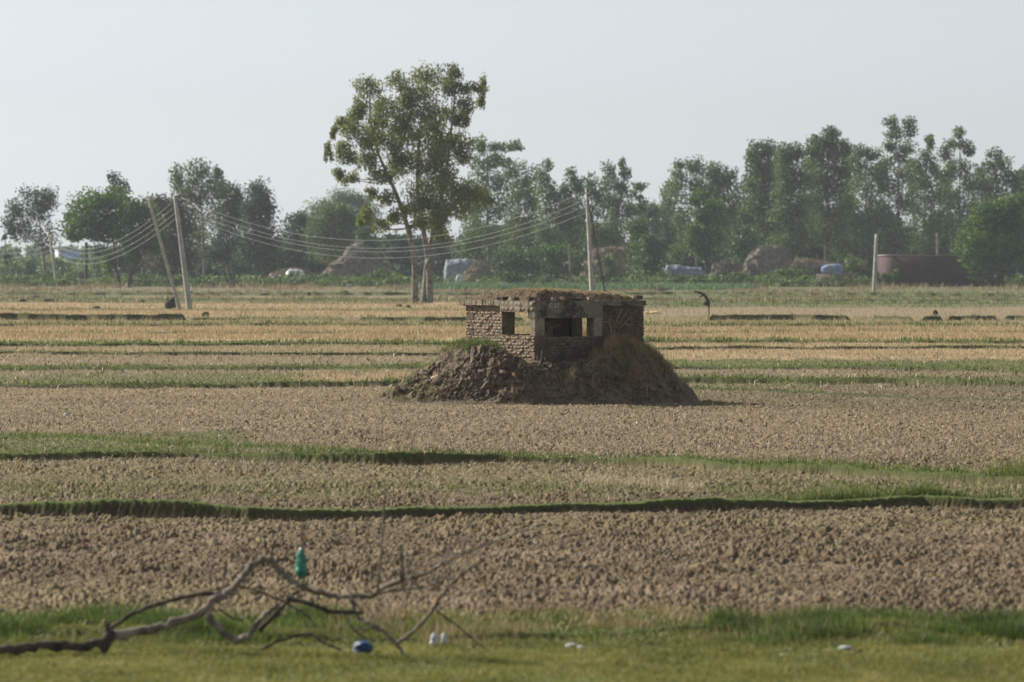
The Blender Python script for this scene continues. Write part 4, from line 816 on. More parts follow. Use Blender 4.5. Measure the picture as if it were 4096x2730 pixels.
tl = [
 ('eucalyptus_tree', 'airy dark-topped eucalyptus at the far left edge behind the leaning pole', (105, 655), [[(105, 655), (100, 590), (92, 520), (85, 460)]], [(75, 455, 42, 26), (112, 462, 22, 34), (85, 490, 46, 28), (35, 490, 22, 28), (50, 530, 30, 28), (98, 545, 36, 30), (20, 518, 18, 26)], 830, 'leaf_d', A),
 ('slender_tree', 'thin nearly bare tree at the left border of the photo', (16, 655), [[(16, 655), (14, 600), (12, 550), (11, 530)], [(14, 610), (22, 590)]], [(12, 545, 8, 10), (16, 595, 12, 12)], 800, 'leaf_d', dict(L=.4, nsub=5, nleaf=12, sig=.2, tr=.14)),
 ('acacia_tree', 'broad round green tree with trunk leaning left, second from the left', (277, 660), [[(277, 660), (270, 630), (258, 600), (238, 572), (215, 545)], [(265, 612), (262, 560), (255, 500)]], [(190, 485, 38, 30), (225, 465, 42, 26), (262, 470, 36, 28), (172, 512, 24, 26), (215, 510, 48, 28), (255, 515, 40, 26), (200, 538, 40, 14), (168, 540, 16, 14), (245, 545, 36, 14), (250, 600, 16, 30)], 757, 'leaf_c', B_),
 ('acacia_tree', 'round green tree with thick dark trunk leaning right, beside the leaning pole', (298, 662), [[(298, 662), (302, 630), (322, 595), (338, 565), (350, 530)], [(318, 598), (310, 560), (305, 510)]], [(300, 475, 34, 28), (335, 490, 24, 22), (310, 510, 42, 28), (345, 525, 30, 26), (322, 548, 40, 20), (350, 560, 24, 22), (300, 560, 24, 16), (312, 590, 14, 20)], 754, 'leaf_c', B_),
 ('eucalyptus_tree', 'small crown poking up above the round green tree on the left', (268, 650), [[(268, 650), (268, 560), (266, 480), (264, 420)]], [(260, 412, 18, 14), (284, 430, 12, 18), (264, 438, 18, 14), (270, 460, 20, 14)], 860, 'leaf_d', A),
 ('round_tree', 'brownish round-topped tree behind the pair of poles', (385, 656), [[(385, 656), (388, 620), (390, 570), (392, 520)]], [(365, 472, 34, 20), (400, 475, 36, 20), (385, 500, 48, 28), (425, 515, 34, 32), (372, 545, 42, 34), (420, 565, 44, 34), (385, 600, 44, 26), (430, 600, 24, 24)], 800, 'leaf_f', B_),
 ('eucalyptus_tree', 'tall loose eucalyptus right behind the tall upright pole', (470, 650), [[(470, 650), (468, 560), (462, 480), (450, 400)]], [(408, 415, 22, 32), (450, 392, 24, 22), (440, 428, 30, 26), (480, 412, 24, 30), (500, 395, 10, 16), (465, 460, 36, 26), (425, 450, 22, 24), (500, 440, 22, 26), (480, 500, 40, 26), (450, 540, 34, 26)], 840, 'leaf_b', A),
 ('eucalyptus_tree', 'dark upright tree right of the tall loose eucalyptus, left group', (525, 650), [[(525, 650), (522, 560), (518, 460)]], [(515, 440, 22, 28), (545, 455, 20, 26), (520, 485, 34, 30), (550, 500, 26, 30), (520, 535, 36, 30), (545, 575, 34, 30), (505, 580, 30, 26)], 850, 'leaf_d', B_),
 ('eucalyptus_tree', 'dense dark column-shaped tree at the right end of the left group', (600, 650), [[(600, 650), (602, 560), (600, 450)]], [(598, 445, 26, 26), (612, 475, 26, 30), (582, 480, 24, 30), (602, 515, 36, 34), (580, 550, 34, 34), (612, 560, 30, 34), (595, 600, 46, 28)], 830, 'leaf_d', B_),
 ('round_tree', 'hazy bluish domed tree left of the tallest eucalyptus', (790, 640), [[(790, 640), (790, 540), (790, 470)]], [(790, 455, 34, 18), (750, 478, 36, 20), (825, 468, 30, 20), (790, 490, 60, 26), (730, 505, 34, 24), (840, 505, 36, 34), (780, 530, 60, 26)], 1150, 'leaf_b', B_),
 ('round_tree', 'mid green tree behind the pointed straw heap', (770, 645), [[(770, 645), (768, 580), (766, 510)]], [(772, 490, 28, 20), (800, 500, 30, 22), (745, 510, 26, 20), (775, 530, 46, 28), (740, 550, 36, 26), (810, 545, 34, 26), (775, 580, 50, 26)], 870, 'leaf_b', B_),
 ('round_tree', 'low rounded tree between the dark column tree and the straw heap', (690, 645), [[(690, 645), (690, 590), (690, 530)]], [(688, 505, 22, 16), (675, 530, 32, 22), (705, 540, 32, 24), (670, 570, 36, 26), (708, 580, 36, 28), (650, 600, 28, 24), (690, 610, 46, 22)], 900, 'leaf_d', B_),
 ('small_tree', 'fresh green small tree seen through the left trunk gap of the tallest tree', (845, 645), [[(845, 645), (843, 600), (842, 560)]], [(842, 505, 14, 22), (838, 530, 20, 18), (850, 560, 26, 24), (845, 600, 30, 26)], 840, 'leaf_e', B_),
 ('eucalyptus_tree', 'tall wispy eucalyptus just right of the tallest tree crown', (1125, 650), [[(1125, 650), (1122, 540), (1118, 430), (1120, 345)]], [(1105, 335, 18, 22), (1140, 340, 26, 14), (1182, 338, 18, 13), (1115, 370, 34, 20), (1150, 372, 26, 18), (1105, 410, 26, 28), (1140, 420, 34, 30), (1100, 470, 32, 36), (1140, 480, 36, 34), (1095, 530, 40, 34), (1140, 550, 36, 34), (1070, 570, 34, 30)], 800, 'leaf_b', A),
 ('eucalyptus_tree', 'drooping eucalyptus right of the wispy one, left of the pale pole', (1195, 650), [[(1195, 650), (1192, 540), (1188, 400)]], [(1182, 395, 26, 24), (1212, 410, 16, 28), (1195, 440, 34, 28), (1220, 470, 16, 26), (1185, 485, 36, 32), (1210, 515, 26, 30), (1180, 550, 36, 30)], 830, 'leaf_b', A),
 ('eucalyptus_tree', 'slim eucalyptus with curled top left of the pale pole', (1252, 650), [[(1252, 650), (1255, 540), (1256, 400)]], [(1258, 385, 18, 16), (1245, 405, 18, 18), (1250, 435, 24, 24), (1272, 450, 18, 22), (1250, 475, 28, 28), (1275, 500, 24, 30), (1245, 525, 32, 30), (1270, 560, 34, 30)], 850, 'leaf_b', A),
 ('eucalyptus_tree', 'slim eucalyptus directly left of the pale pole top', (1315, 650), [[(1315, 650), (1313, 540), (1312, 420)]], [(1312, 405, 20, 18), (1302, 430, 20, 20), (1328, 432, 18, 20), (1312, 465, 30, 28), (1298, 500, 28, 28), (1330, 505, 28, 30), (1312, 545, 36, 30)], 850, 'leaf_b', A),
 ('eucalyptus_tree', 'low-topped eucalyptus right behind the pale pole', (1365, 650), [[(1365, 650), (1362, 540), (1358, 430)]], [(1356, 415, 16, 14), (1350, 440, 20, 18), (1375, 450, 20, 18), (1362, 485, 28, 26), (1352, 530, 32, 30), (1385, 540, 28, 30)], 860, 'leaf_b', A),
 ('eucalyptus_tree', 'twin-topped loose eucalyptus right of the pale pole', (1415, 650), [[(1415, 650), (1416, 540), (1412, 400)], [(1416, 500), (1430, 430), (1432, 385)]], [(1398, 395, 16, 22), (1428, 382, 11, 18), (1440, 402, 14, 18), (1404, 425, 24, 18), (1432, 435, 22, 16), (1410, 465, 32, 20), (1440, 480, 26, 22), (1415, 515, 34, 32), (1400, 560, 34, 28)], 860, 'leaf_b', A),
 ('eucalyptus_tree', 'small leaning eucalyptus crown right of the twin-topped one', (1470, 650), [[(1470, 650), (1468, 560), (1472, 430)]], [(1474, 428, 20, 12), (1462, 448, 16, 12), (1455, 480, 22, 16), (1478, 475, 14, 14), (1465, 520, 28, 26)], 880, 'leaf_b', A),
 ('round_tree', 'dark hazy rounded tree left of the tall broad eucalyptus', (1500, 650), [[(1500, 650), (1500, 560), (1500, 500)]], [(1500, 485, 28, 20), (1525, 500, 20, 22), (1490, 520, 36, 28), (1525, 540, 30, 32), (1495, 560, 38, 30)], 950, 'leaf_d', B_),
 ('eucalyptus_tree', 'tall broad eucalyptus group leader in the middle right gap', (1600, 650), [[(1600, 650), (1602, 540), (1600, 390)]], [(1555, 408, 24, 24), (1598, 380, 22, 22), (1570, 385, 18, 16), (1625, 395, 24, 22), (1590, 425, 34, 24), (1550, 450, 24, 26), (1600, 460, 38, 26), (1640, 440, 28, 28), (1565, 500, 34, 30), (1575, 545, 30, 32), (1560, 590, 26, 24)], 880, 'leaf_b', A),
 ('eucalyptus_tree', 'eucalyptus with bushy top left of the bright sky gap', (1670, 650), [[(1670, 650), (1668, 540), (1664, 410)]], [(1650, 398, 22, 22), (1678, 402, 20, 18), (1665, 430, 30, 24), (1650, 465, 28, 28), (1680, 470, 18, 28), (1665, 510, 26, 30), (1690, 560, 26, 26), (1660, 560, 30, 30)], 880, 'leaf_b', A),
 ('dark_tree', 'dark green tree with bare thin trunk standing in front of the broad eucalyptus', (1626, 645), [[(1626, 645), (1622, 600), (1620, 560), (1620, 500)]], [(1605, 458, 16, 18), (1640, 475, 22, 18), (1615, 490, 22, 20), (1640, 505, 26, 24), (1605, 530, 24, 22), (1632, 545, 26, 24), (1615, 575, 20, 18), (1590, 560, 16, 20)], 800, 'leaf_c', B_),
 ('small_tree', 'light green bushy small tree behind the bunker, right of the sandy heap', (1497, 645), [[(1497, 645), (1498, 610), (1500, 570)]], [(1500, 552, 20, 12), (1485, 575, 22, 18), (1512, 578, 18, 20), (1495, 605, 30, 22), (1488, 625, 26, 12)], 780, 'leaf_e', B_),
 ('small_tree', 'darker slim tree left of the light green bushy tree', (1458, 640), [[(1458, 640), (1460, 600), (1462, 540)]], [(1465, 520, 20, 18), (1470, 550, 18, 22), (1460, 585, 16, 24), (1462, 615, 14, 16)], 800, 'leaf_c', B_),
 ('small_tree', 'small bright green tree beneath the sky gap', (1710, 640), [[(1710, 640), (1710, 600), (1712, 540)]], [(1715, 505, 18, 16), (1705, 530, 20, 18), (1722, 545, 20, 20), (1700, 565, 22, 20), (1715, 590, 28, 20)], 820, 'leaf_e', B_),
 ('eucalyptus_tree', 'leftmost tall tree of the right-hand wood', (1752, 650), [[(1752, 650), (1752, 540), (1750, 360)]], [(1735, 352, 22, 20), (1762, 345, 20, 20), (1748, 375, 30, 24), (1770, 400, 28, 26), (1742, 415, 28, 28), (1762, 450, 32, 28), (1740, 480, 32, 28), (1765, 510, 36, 30), (1748, 550, 40, 30)], 860, 'leaf_b', B_),
 ('eucalyptus_tree', 'second tall tree of the right-hand wood with rounded top', (1815, 650), [[(1815, 650), (1815, 540), (1812, 350)]], [(1800, 352, 20, 22), (1822, 348, 18, 20), (1808, 385, 28, 26), (1832, 410, 28, 28), (1805, 430, 32, 30), (1828, 470, 34, 30), (1805, 500, 36, 30), (1830, 540, 38, 32), (1800, 570, 40, 26)], 850, 'leaf_b', B_),
 ('eucalyptus_tree', 'tall pointed tree of the right-hand wood, third from its left', (1895, 650), [[(1895, 650), (1898, 540), (1905, 320)]], [(1908, 308, 16, 16), (1885, 330, 22, 18), (1918, 335, 20, 18), (1870, 350, 22, 20), (1940, 348, 20, 20), (1898, 370, 36, 24), (1935, 385, 24, 24), (1880, 405, 34, 28), (1918, 430, 34, 30), (1880, 460, 36, 30), (1920, 490, 36, 30), (1890, 530, 42, 30), (1930, 560, 34, 26)], 860, 'leaf_b', B_),
 ('eucalyptus_tree', 'lower grey-green tree left of the highest crown on the right', (1990, 650), [[(1990, 650), (1990, 540), (1988, 370)]], [(1978, 350, 22, 16), (2008, 355, 22, 16), (1968, 378, 22, 20), (1995, 395, 30, 24), (2020, 400, 22, 22), (1985, 435, 32, 28), (2005, 475, 32, 28), (1980, 510, 36, 30), (2000, 555, 40, 30)], 850, 'leaf_b', A),
 ('eucalyptus_tree', 'highest crown of the right-hand wood', (2062, 650), [[(2062, 650), (2062, 540), (2065, 420), (2068, 290)]], [(2050, 285, 20, 14), (2085, 282, 18, 14), (2095, 305, 16, 18), (2060, 310, 26, 16), (2045, 338, 18, 18), (2085, 338, 22, 16), (2062, 362, 24, 16), (2035, 385, 28, 20), (2075, 400, 26, 22), (2050, 430, 34, 28), (2075, 470, 32, 30), (2045, 510, 34, 30), (2070, 555, 40, 30)], 850, 'leaf_b', A),
 ('eucalyptus_tree', 'narrow-topped eucalyptus right of the highest crown', (2120, 650), [[(2120, 650), (2122, 540), (2132, 330)]], [(2138, 330, 14, 18), (2130, 358, 18, 18), (2112, 388, 24, 22), (2145, 392, 22, 22), (2115, 425, 28, 26), (2140, 450, 26, 26), (2112, 480, 32, 28), (2135, 520, 34, 28), (2110, 560, 38, 30)], 860, 'leaf_b', A),
 ('eucalyptus_tree', 'loose eucalyptus with small round topknot on the right', (2205, 650), [[(2205, 650), (2205, 540), (2205, 310)]], [(2202, 306, 14, 13), (2218, 330, 22, 13), (2190, 332, 20, 14), (2180, 355, 20, 16), (2225, 350, 16, 14), (2205, 385, 26, 18), (2178, 400, 22, 20), (2228, 420, 26, 22), (2195, 445, 32, 26), (2215, 480, 32, 26), (2185, 520, 34, 28), (2215, 560, 34, 28)], 860, 'leaf_b', A),
 ('eucalyptus_tree', 'sparse eucalyptus near the right edge above the dark green tree', (2290, 650), [[(2290, 650), (2290, 540), (2288, 360)]], [(2285, 358, 18, 16), (2302, 378, 20, 18), (2272, 388, 18, 20), (2318, 402, 16, 20), (2288, 412, 22, 20), (2260, 425, 22, 20), (2332, 430, 14, 20), (2280, 450, 30, 20), (2310, 460, 26, 20), (2262, 480, 28, 24), (2250, 520, 30, 26)], 860, 'leaf_b', A),
 ('eucalyptus_tree', 'eucalyptus crown cut by the right border', (2362, 650), [[(2362, 650), (2362, 540), (2360, 420)]], [(2355, 410, 20, 22), (2345, 440, 18, 20), (2370, 440, 24, 26), (2360, 480, 32, 30), (2365, 540, 34, 36)], 860, 'leaf_b', A),
 ('mango_tree', 'dense dark green rounded tree at the right edge in front of the brick building', (2275, 668), [[(2275, 668), (2275, 630), (2272, 600), (2285, 540)]], [(2300, 475, 34, 22), (2335, 470, 32, 26), (2270, 495, 32, 24), (2245, 520, 30, 24), (2300, 515, 46, 30), (2345, 520, 34, 36), (2235, 550, 34, 26), (2280, 555, 44, 30), (2225, 585, 28, 26), (2262, 590, 36, 24), (2340, 570, 32, 34), (2300, 600, 34, 16), (2242, 612, 20, 14)], 745, 'leaf_c', B_),
]
for (nm, lab, base, trk, bl, d, mt, kw) in tl: tree(nm, lab, base, trk, bl, d, mt, bark='bark_dark' if mt in ('leaf_c',) else 'bark', group=TG, tr=kw.get('tr', .26), **{k: v for k, v in kw.items() if k != 'tr'})
rb = random.Random(12)
for i, (x, top, lab) in enumerate([(1700, 430, 'just left of the right-hand wood'), (1728, 400, 'at the left end of the right-hand wood'), (1790, 372, 'filling the gap between the first two tall right-hand trees'), (1848, 372, 'just right of the second tall right-hand tree'),
        (1866, 380, 'left of the pointed tall tree'), (1945, 372, 'just right of the pointed tall tree'), (1962, 400, 'left of the lower grey-green tree'), (2025, 398, 'at the left foot of the highest crown'), (2100, 372, 'at the right shoulder of the highest crown'),
        (2160, 400, 'between narrow-topped tree and the topknot tree'), (2180, 390, 'left of the topknot tree'), (2240, 410, 'right of the topknot tree'), (2262, 400, 'above the dark mango tree, left part'), (2335, 400, 'above the dark mango tree, right part'),
        (1395, 440, 'between the pale pole and the twin-topped tree'), (1290, 450, 'left of the pale pole, between two slim trees'), (1225, 450, 'left of the curled-top eucalyptus'), (1080, 430, 'right behind the tallest tree crown'), (1540, 430, 'at the left flank of the tall broad eucalyptus'), (1640, 420, 'right of the tall broad eucalyptus')]):
    b_ = []; y = top
    while y < 600: b_.append((x + rb.uniform(-12, 12), y, rb.uniform(16, 22) + (y - top) * .07, rb.uniform(16, 22))); y += rb.uniform(20, 28)
    tree('eucalyptus_tree', 'hazy back-row eucalyptus ' + lab, (x, 650), [[(x, 650), (x, 560), (x, top + 5)]], b_, 940 + rb.uniform(-20, 30), 'leaf_b', group='back row of the distant wood', tr=.2, L=.45, nsub=10, nleaf=30, sig=.26, droop=1.1, limbs=False)
# bushes in front of the heaps: counted ones
bl = [('bush', 'big bright green bush left of the sandy heap behind the bunker', (1190, 640), [(1150, 600, 26, 26), (1180, 585, 34, 22), (1215, 592, 30, 26), (1175, 615, 40, 18), (1225, 615, 34, 18)], 775, 'leaf_e'),
 ('bush', 'wide green bush just left of the pale pole', (1275, 640), [(1250, 590, 34, 24), (1290, 585, 34, 24), (1320, 600, 26, 22), (1265, 615, 40, 18), (1305, 622, 36, 16)], 785, 'leaf_c'),
 ('bush', 'dark green bush at the foot of the pointed straw heap', (870, 655), [(855, 640, 20, 14), (880, 632, 24, 18), (905, 642, 22, 14)], 775, 'leaf_c'),
 ('bush', 'green shrub in front of the sandy heap at the pale pole', (1398, 640), [(1398, 600, 14, 16), (1400, 620, 20, 16), (1390, 635, 20, 10)], 775, 'leaf_b'),
 ('bush', 'dark bush in front of the low whitish heap', (672, 655), [(660, 640, 24, 14), (690, 640, 24, 14)], 775, 'leaf_d'),
 ('bush', 'low green bush left of the blue tarpaulin shelter', (1790, 640), [(1770, 635, 26, 14), (1805, 630, 28, 16), (1835, 638, 26, 14)], 775, 'leaf_c'),
 ('bush', 'light green shrub at the left corner of the red brick building', (2045, 645), [(2035, 640, 16, 12), (2055, 636, 14, 14)], 752, 'leaf_e'),
 ('bush', 'dark green shrub between blue tarpaulin and brick building', (1965, 645), [(1955, 605, 22, 20), (1980, 615, 22, 22), (1965, 640, 34, 14)], 778, 'leaf_b'),
 ('bush', 'round bush below the straw stack with the flat top', (1690, 645), [(1670, 638, 22, 14), (1700, 640, 26, 14), (1650, 645, 20, 10)], 775, 'leaf_b')]
for (nm, lab, base, blobs_, d, mt) in bl: tree(nm, lab, base, [[base, (base[0], base[1] - 20)]], blobs_, d, mt, group='bushes before the tree line', cat='bush', kind_trunk='stem', tr=.12, L=.4, nsub=16, nleaf=40, sig=.25, droop=.1, bark='bark_dark')
# understory and far wood (uncountable masses)
def mass(name, mat, spots, d0, d1, label, cat, L=.6, seed=5, ns=10, nl=40, col=.45):
    rs = np.random.default_rng(seed); mbm = MB()
    for (x0, x1, top0, top1, n) in spots:
        for _ in range(n):
            d = rs.uniform(d0, d1); s = pxm(d); px = rs.uniform(x0, x1); top = rs.uniform(top0, top1)
            zt = CH - (top - HY) / F * d; k = max(1, int(zt / 2.6)); rr = rs.uniform(1.6, 2.8)
            for j in range(k + 1):
                zc = max(.6, zt - rr * .7 - j * 2.4); c = np.array([(px - 2048) / F * d + rs.normal(0, .8), d + rs.normal(0, 1.5), zc])
                leaves(mbm, c, np.array([rr, rr, min(rr, zc + .4)]) * rs.uniform(.8, 1.15), ns, nl, L, .26, .3, np.clip(col + rs.normal(0, .12), 0, 1), rs)
                if zc <= .7: break
    o = mbm.build(name, M[mat]); return tag(o, label, cat, kind='stuff')
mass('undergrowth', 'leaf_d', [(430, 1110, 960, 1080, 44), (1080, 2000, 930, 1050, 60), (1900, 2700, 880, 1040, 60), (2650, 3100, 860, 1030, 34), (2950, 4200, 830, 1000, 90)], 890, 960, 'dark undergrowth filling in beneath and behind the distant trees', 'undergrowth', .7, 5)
mass('scrub', 'leaf_b', [(1500, 1620, 1075, 1110, 6), (1960, 2100, 1060, 1100, 10), (2520, 2680, 1050, 1100, 12), (2820, 2980, 1075, 1110, 10), (3180, 3260, 1085, 1115, 6),(-60, 460, 1100, 1135, 26), (450, 1050, 1085, 1125, 30), (1000, 1760, 1108, 1138, 36), (2000, 2900, 1100, 1132, 44), (2850, 3560, 1105, 1134, 40), (3560, 4150, 1125, 1145, 16)], 765, 800, 'low scrub along the far edge of the fields', 'scrub', .45, 6, 7, 26)
mass('distant_scrub', 'leaf_b', [(-80, 620, 1036, 1058, 70), (190, 340, 1034, 1046, 14)], 1050, 1180, 'pale green scrub in front of the far pale building', 'scrub', .8, 9, 8, 26, .6)
mass('far_wood', 'leaf_b', [(-300, 700, 985, 1015, 90), (600, 1500, 950, 1010, 60), (1500, 4400, 940, 1010, 170)], 1500, 1700, 'hazy blue-grey far wood on the horizon', 'wood', 1.3, 7, 8, 26)
# dry brush
x, y = scatter(70000, 480, 800, 1.0); x, y = keep(x, y, sstep(-.05, .3, pn(x * .12, y * .025, 131)) * (.35 + .5 * (y > 640))); n = len(x)
stuff_blades('dry_brush', M['straw'], [blades(on_ground(x, y), rng.uniform(.15, .5, n) * (1 + (y > 690)), rng.uniform(.04, .1, n), .5, .2 + rng.normal(0, .2, n))], 'greyish dead brush at the far edge of the fields', 'dry brush')
# ------------------------------------------------------------------ heaps, sheets and buildings
def ridge(name, prof, d, depth, mat, label=None, cat=None, parent=None, amp=.12, seed=1, group=None, base=0.0):
    """rounded heap: outline measured on the photo, elliptical in depth"""
    pr = sorted(prof); xs = [(p[0] - 2048) / F * d for p in pr]; zs = [max(.05, CH - (p[1] - HY) / F * d - base) for p in pr]
    nx, nt = 90, 44; gx_ = np.linspace(xs[0], xs[-1], nx); gh = np.interp(gx_, xs, zs); k = np.sqrt(np.clip(1 - ((gx_ - gx_.mean()) / (gx_[-1] - gx_[0]) * 1.9) ** 2, .05, 1))
    th = np.linspace(0, np.pi, nt); X_, TH = np.meshgrid(gx_, th, indexing='ij'); H_ = np.repeat(gh[:, None], nt, 1); K = np.repeat(k[:, None], nt, 1)
    V = np.stack([X_.ravel(), (d - np.cos(TH) * depth / 2 * K).ravel(), (base + H_ * np.sin(TH) ** .6).ravel()], 1)
    w = amp * (vnoise(V, .8, seed) + .7 * vnoise(V, 2.2, seed + 4) + .35 * vnoise(V, 5, seed + 8)); V = V + w * np.minimum(1, V[:, 2:3] * 2); V[:, 2] = np.where(V[:, 2] < base + .02, base - .15, V[:, 2])
    m = MB()
    if 'thatch' in mat:
        nb = 2600; idx = rng.choice(len(V), nb); idx = idx[V[idx, 2] > base + .1]; bV, bQ, bT, bc = blades(V[idx], rng.uniform(.2, .6, len(idx)), rng.uniform(.04, .09, len(idx)), 1.0, .5 * np.ones(len(idx)))
        m.add(bV - (np.array([(xs[0] + xs[-1]) / 2, d, base])[None] if parent is None else 0), bQ, bT)
    if parent is None:
        c = Vector(((xs[0] + xs[-1]) / 2, d, base)); m.add(V - np.array(c)[None], grid_faces(nx, nt)); o = m.build(name, M[mat], smooth=True); o.location = c; return tag(o, label, cat, group)
    m.add(V, grid_faces(nx, nt)); return m.build(name, M[mat], parent, smooth=True)
hg = 'straw heaps at the edge of the village'
ridge('straw_heap', [(1062, 1138), (1085, 1100), (1110, 1092), (1150, 1080), (1205, 1080), (1240, 1098), (1258, 1138)], 800, 4, 'thatch', 'low whitish straw heap left of the pointed heap', 'straw heap', amp=.3, group=hg, seed=3)
ridge('plastic_sheet', [(1135, 1110), (1150, 1083), (1180, 1078), (1212, 1083), (1225, 1108)], 797.4, 1.2, 'white_sheet', 'white plastic sheet draped over the low whitish heap', 'sheet', amp=.15, seed=4, base=1.1)
ridge('straw_heap', [(1275, 1120), (1320, 1060), (1370, 1030), (1385, 1000), (1428, 966), (1448, 968), (1456, 1015), (1500, 1030), (1540, 1045), (1570, 1100), (1580, 1130)], 810, 6, 'thatch_grey', 'pointed straw heap with a high peak left of the tallest tree', 'straw heap', amp=.35, group=hg, seed=7)
ridge('straw_heap', [(1835, 1120), (1860, 1095), (1905, 1055), (1940, 1050), (1960, 1065), (1975, 1115)], 800, 5, 'thatch', 'tan heap beside the slate grey sheet, right of the tallest tree', 'straw heap', amp=.3, group=hg, seed=9)
ridge('tarpaulin_shelter', [(1775, 1095), (1785, 1040), (1870, 1036), (1925, 1044), (1932, 1090)], 812, 4, 'slate_sheet', 'slate grey sheet over a low shelter right of the tallest tree', 'shelter', amp=.15, seed=11)
ridge('plastic_sheet', [(1822, 1118), (1830, 1100), (1846, 1098), (1858, 1112)], 796, .8, 'white_sheet', 'bright white sheet at the foot of the tan heap', 'sheet', amp=.05, seed=12)
ridge('straw_heap', [(2322, 1110), (2335, 1040), (2365, 1005), (2430, 992), (2500, 992), (2512, 1030), (2520, 1110)], 812, 6, 'thatch', 'big sandy heap right behind the pale pole', 'straw heap', amp=.35, group=hg, seed=13)
ridge('tarpaulin', [(2655, 1105), (2665, 1062), (2720, 1062), (2800, 1075), (2835, 1105)], 806, 3, 'violet_sheet', 'faded blue tarpaulin heap under the dark thin-trunked tree', 'tarpaulin', amp=.25, seed=15)
ridge('straw_heap', [(2965, 1110), (2990, 1030), (3042, 990), (3120, 985), (3150, 1010), (3170, 1070), (3185, 1110)], 806, 6, 'thatch_grey', 'grey straw stack with a flat top left of the blue tarpaulin', 'straw heap', amp=.3, group=hg, seed=17)
ridge('straw_heap', [(3130, 1110), (3150, 1078), (3200, 1070), (3240, 1078), (3262, 1112)], 792, 4, 'thatch', 'low tan heap between the flat-topped stack and the blue tarpaulin', 'straw heap', amp=.25, group=hg, seed=19)
ridge('straw_heap', [(2840, 1115), (2850, 1065), (2900, 1052), (2960, 1062), (2970, 1112)], 812, 4, 'thatch_grey', 'small greyish heap left of the flat-topped stack', 'straw heap', amp=.25, group=hg, seed=20)
# thatched shelter with blue tarpaulin and a low mud wall
sh = empty('thatched_shelter', P(3300, 1145, 790), 'low thatched shelter patched with blue tarpaulin, left of the red brick building', 'shelter'); sh.location.z = 0
ridge('roof', [(3160, 1085), (3180, 1035), (3250, 1045), (3330, 1058), (3372, 1072), (3382, 1100)], 796, 5, 'thatch', parent=sh, amp=.2, seed=21, base=1.4)
ridge('tarpaulin', [(3285, 1070), (3300, 1062), (3340, 1056), (3370, 1056), (3372, 1076)], 793, 2.0, 'blue_sheet', parent=sh, amp=.12, seed=22, base=2.0)
ridge('tarpaulin', [(3330, 1106), (3336, 1092), (3366, 1086), (3372, 1104)], 792, 1.6, 'blue_sheet', parent=sh, amp=.12, seed=23, base=1.2)
m = MB(); p0 = P(3170, 1140, 795); p1 = P(3378, 1140, 795); box(m, p0.x, p1.x, 794, 798, -.1, 1.5); m.build('wall', M['mud_wall'], sh)
m = MB(); p0 = P(3265, 1150, 772); p1 = P(3425, 1150, 772); rw = MB(); box(m, p0.x, p1.x, 771, 771.5, -.1, 1.75); o = m.build('mud_wall', M['mud_wall']); tag(o, 'low dark mud wall in front of the thatched shelter', 'wall')
# red brick building, courses and openings modelled
bb = empty('brick_building', P(3568, 1150, 768), 'long flat-roofed red brick building behind the dark green tree at right', 'building'); bb.location.z = 0
Mx = Matrix.Translation(Vector((P(3568, 1150, 768).x, 768, 0))) @ Matrix.Rotation(R_(9), 4, 'Z')
m = MB(); box(m, 0, 15.5, 0, 9, -.2, 4.15, Mx)
for k in range(26): box(m, -.012, 15.512, -.014, -.001, .12 + k * .155, .125 + k * .155 + .012, Mx)
m.build('wall', M['red_brick'], bb)
m = MB(); box(m, -.12, 15.62, -.12, 9.12, 4.15, 4.36, Mx); m.build('roof_edge', M['mud_wall'], bb)
m = MB(); box(m, 10.9, 11.9, -.05, .06, .0, 2.0, Mx); m.build('door', M['metal'], bb)
m = MB()
for k in range(5): box(m, 13 + k * .3, 13.06 + k * .3, -.06, .03, 1.5, 2.6, Mx)
m.build('window', M['metal'], bb)
# far pale and blue building on the left
fb = empty('far_building', P(272, 1060, 1250), 'hazy pale building with a blue-washed side seen under the left tree', 'building'); fb.location.z = 0
p = P(240, 1060, 1250); Mx = Matrix.Translation(Vector((p.x, 1250, 0))) @ Matrix.Rotation(R_(14), 4, 'Z')
m = MB(); box(m, 0, 4.6, 0, 5, 0, 5.6, Mx); m.build('wall', M['blue_wall'], fb)
m = MB(); box(m, -.25, -.01, -.1, 5.1, 0, 5.7, Mx); m.build('gable_wall', M['pale_wall'], fb)
m = MB(); box(m, -.35, 4.8, -.2, 5.2, 5.71, 5.95, Mx); m.build('roof', M['pale_wall'], fb)
m = MB(); box(m, 1.0, 1.9, -.04, -.005, 2.2, 3.3, Mx); m.build('window', M['metal'], fb)
# ------------------------------------------------------------------ small things in the far fields
def stump(): 
    root = empty('tree_stump', P(690, 1236, DG(1238)), 'dark uprooted stump with a hooked root left of the crossed poles', 'stump'); d = DG(1238); root.location.z = gz(root.location.x, d)
    def pt(X_, Y_): return tuple(P(580 + X_ / 8.25, 1100 + Y_ / 8.25, d))
    m = MB(); tube(m, [pt(660, 1050), pt(720, 1040), pt(820, 1020), pt(920, 1000), pt(1010, 1080)], [.2, .38, .42, .36, .1], 9, wob=.2); m.build('root_ball', M['bark_dark'], root)
    m = MB(); tube(m, smooth_path([pt(890, 1000), pt(900, 880), pt(925, 790), pt(970, 755), pt(1020, 765), pt(1040, 790)], 4), [.2] * 8 + [.12] * 6 + [.08] * 7, 7, wob=.1); m.build('hooked_root', M['bark_dark'], root)
    m = MB(); tube(m, [pt(725, 1010), pt(745, 850), pt(752, 720)], [.09, .07, .05], 6); m.build('stick', M['bark_dark'], root)
stump()
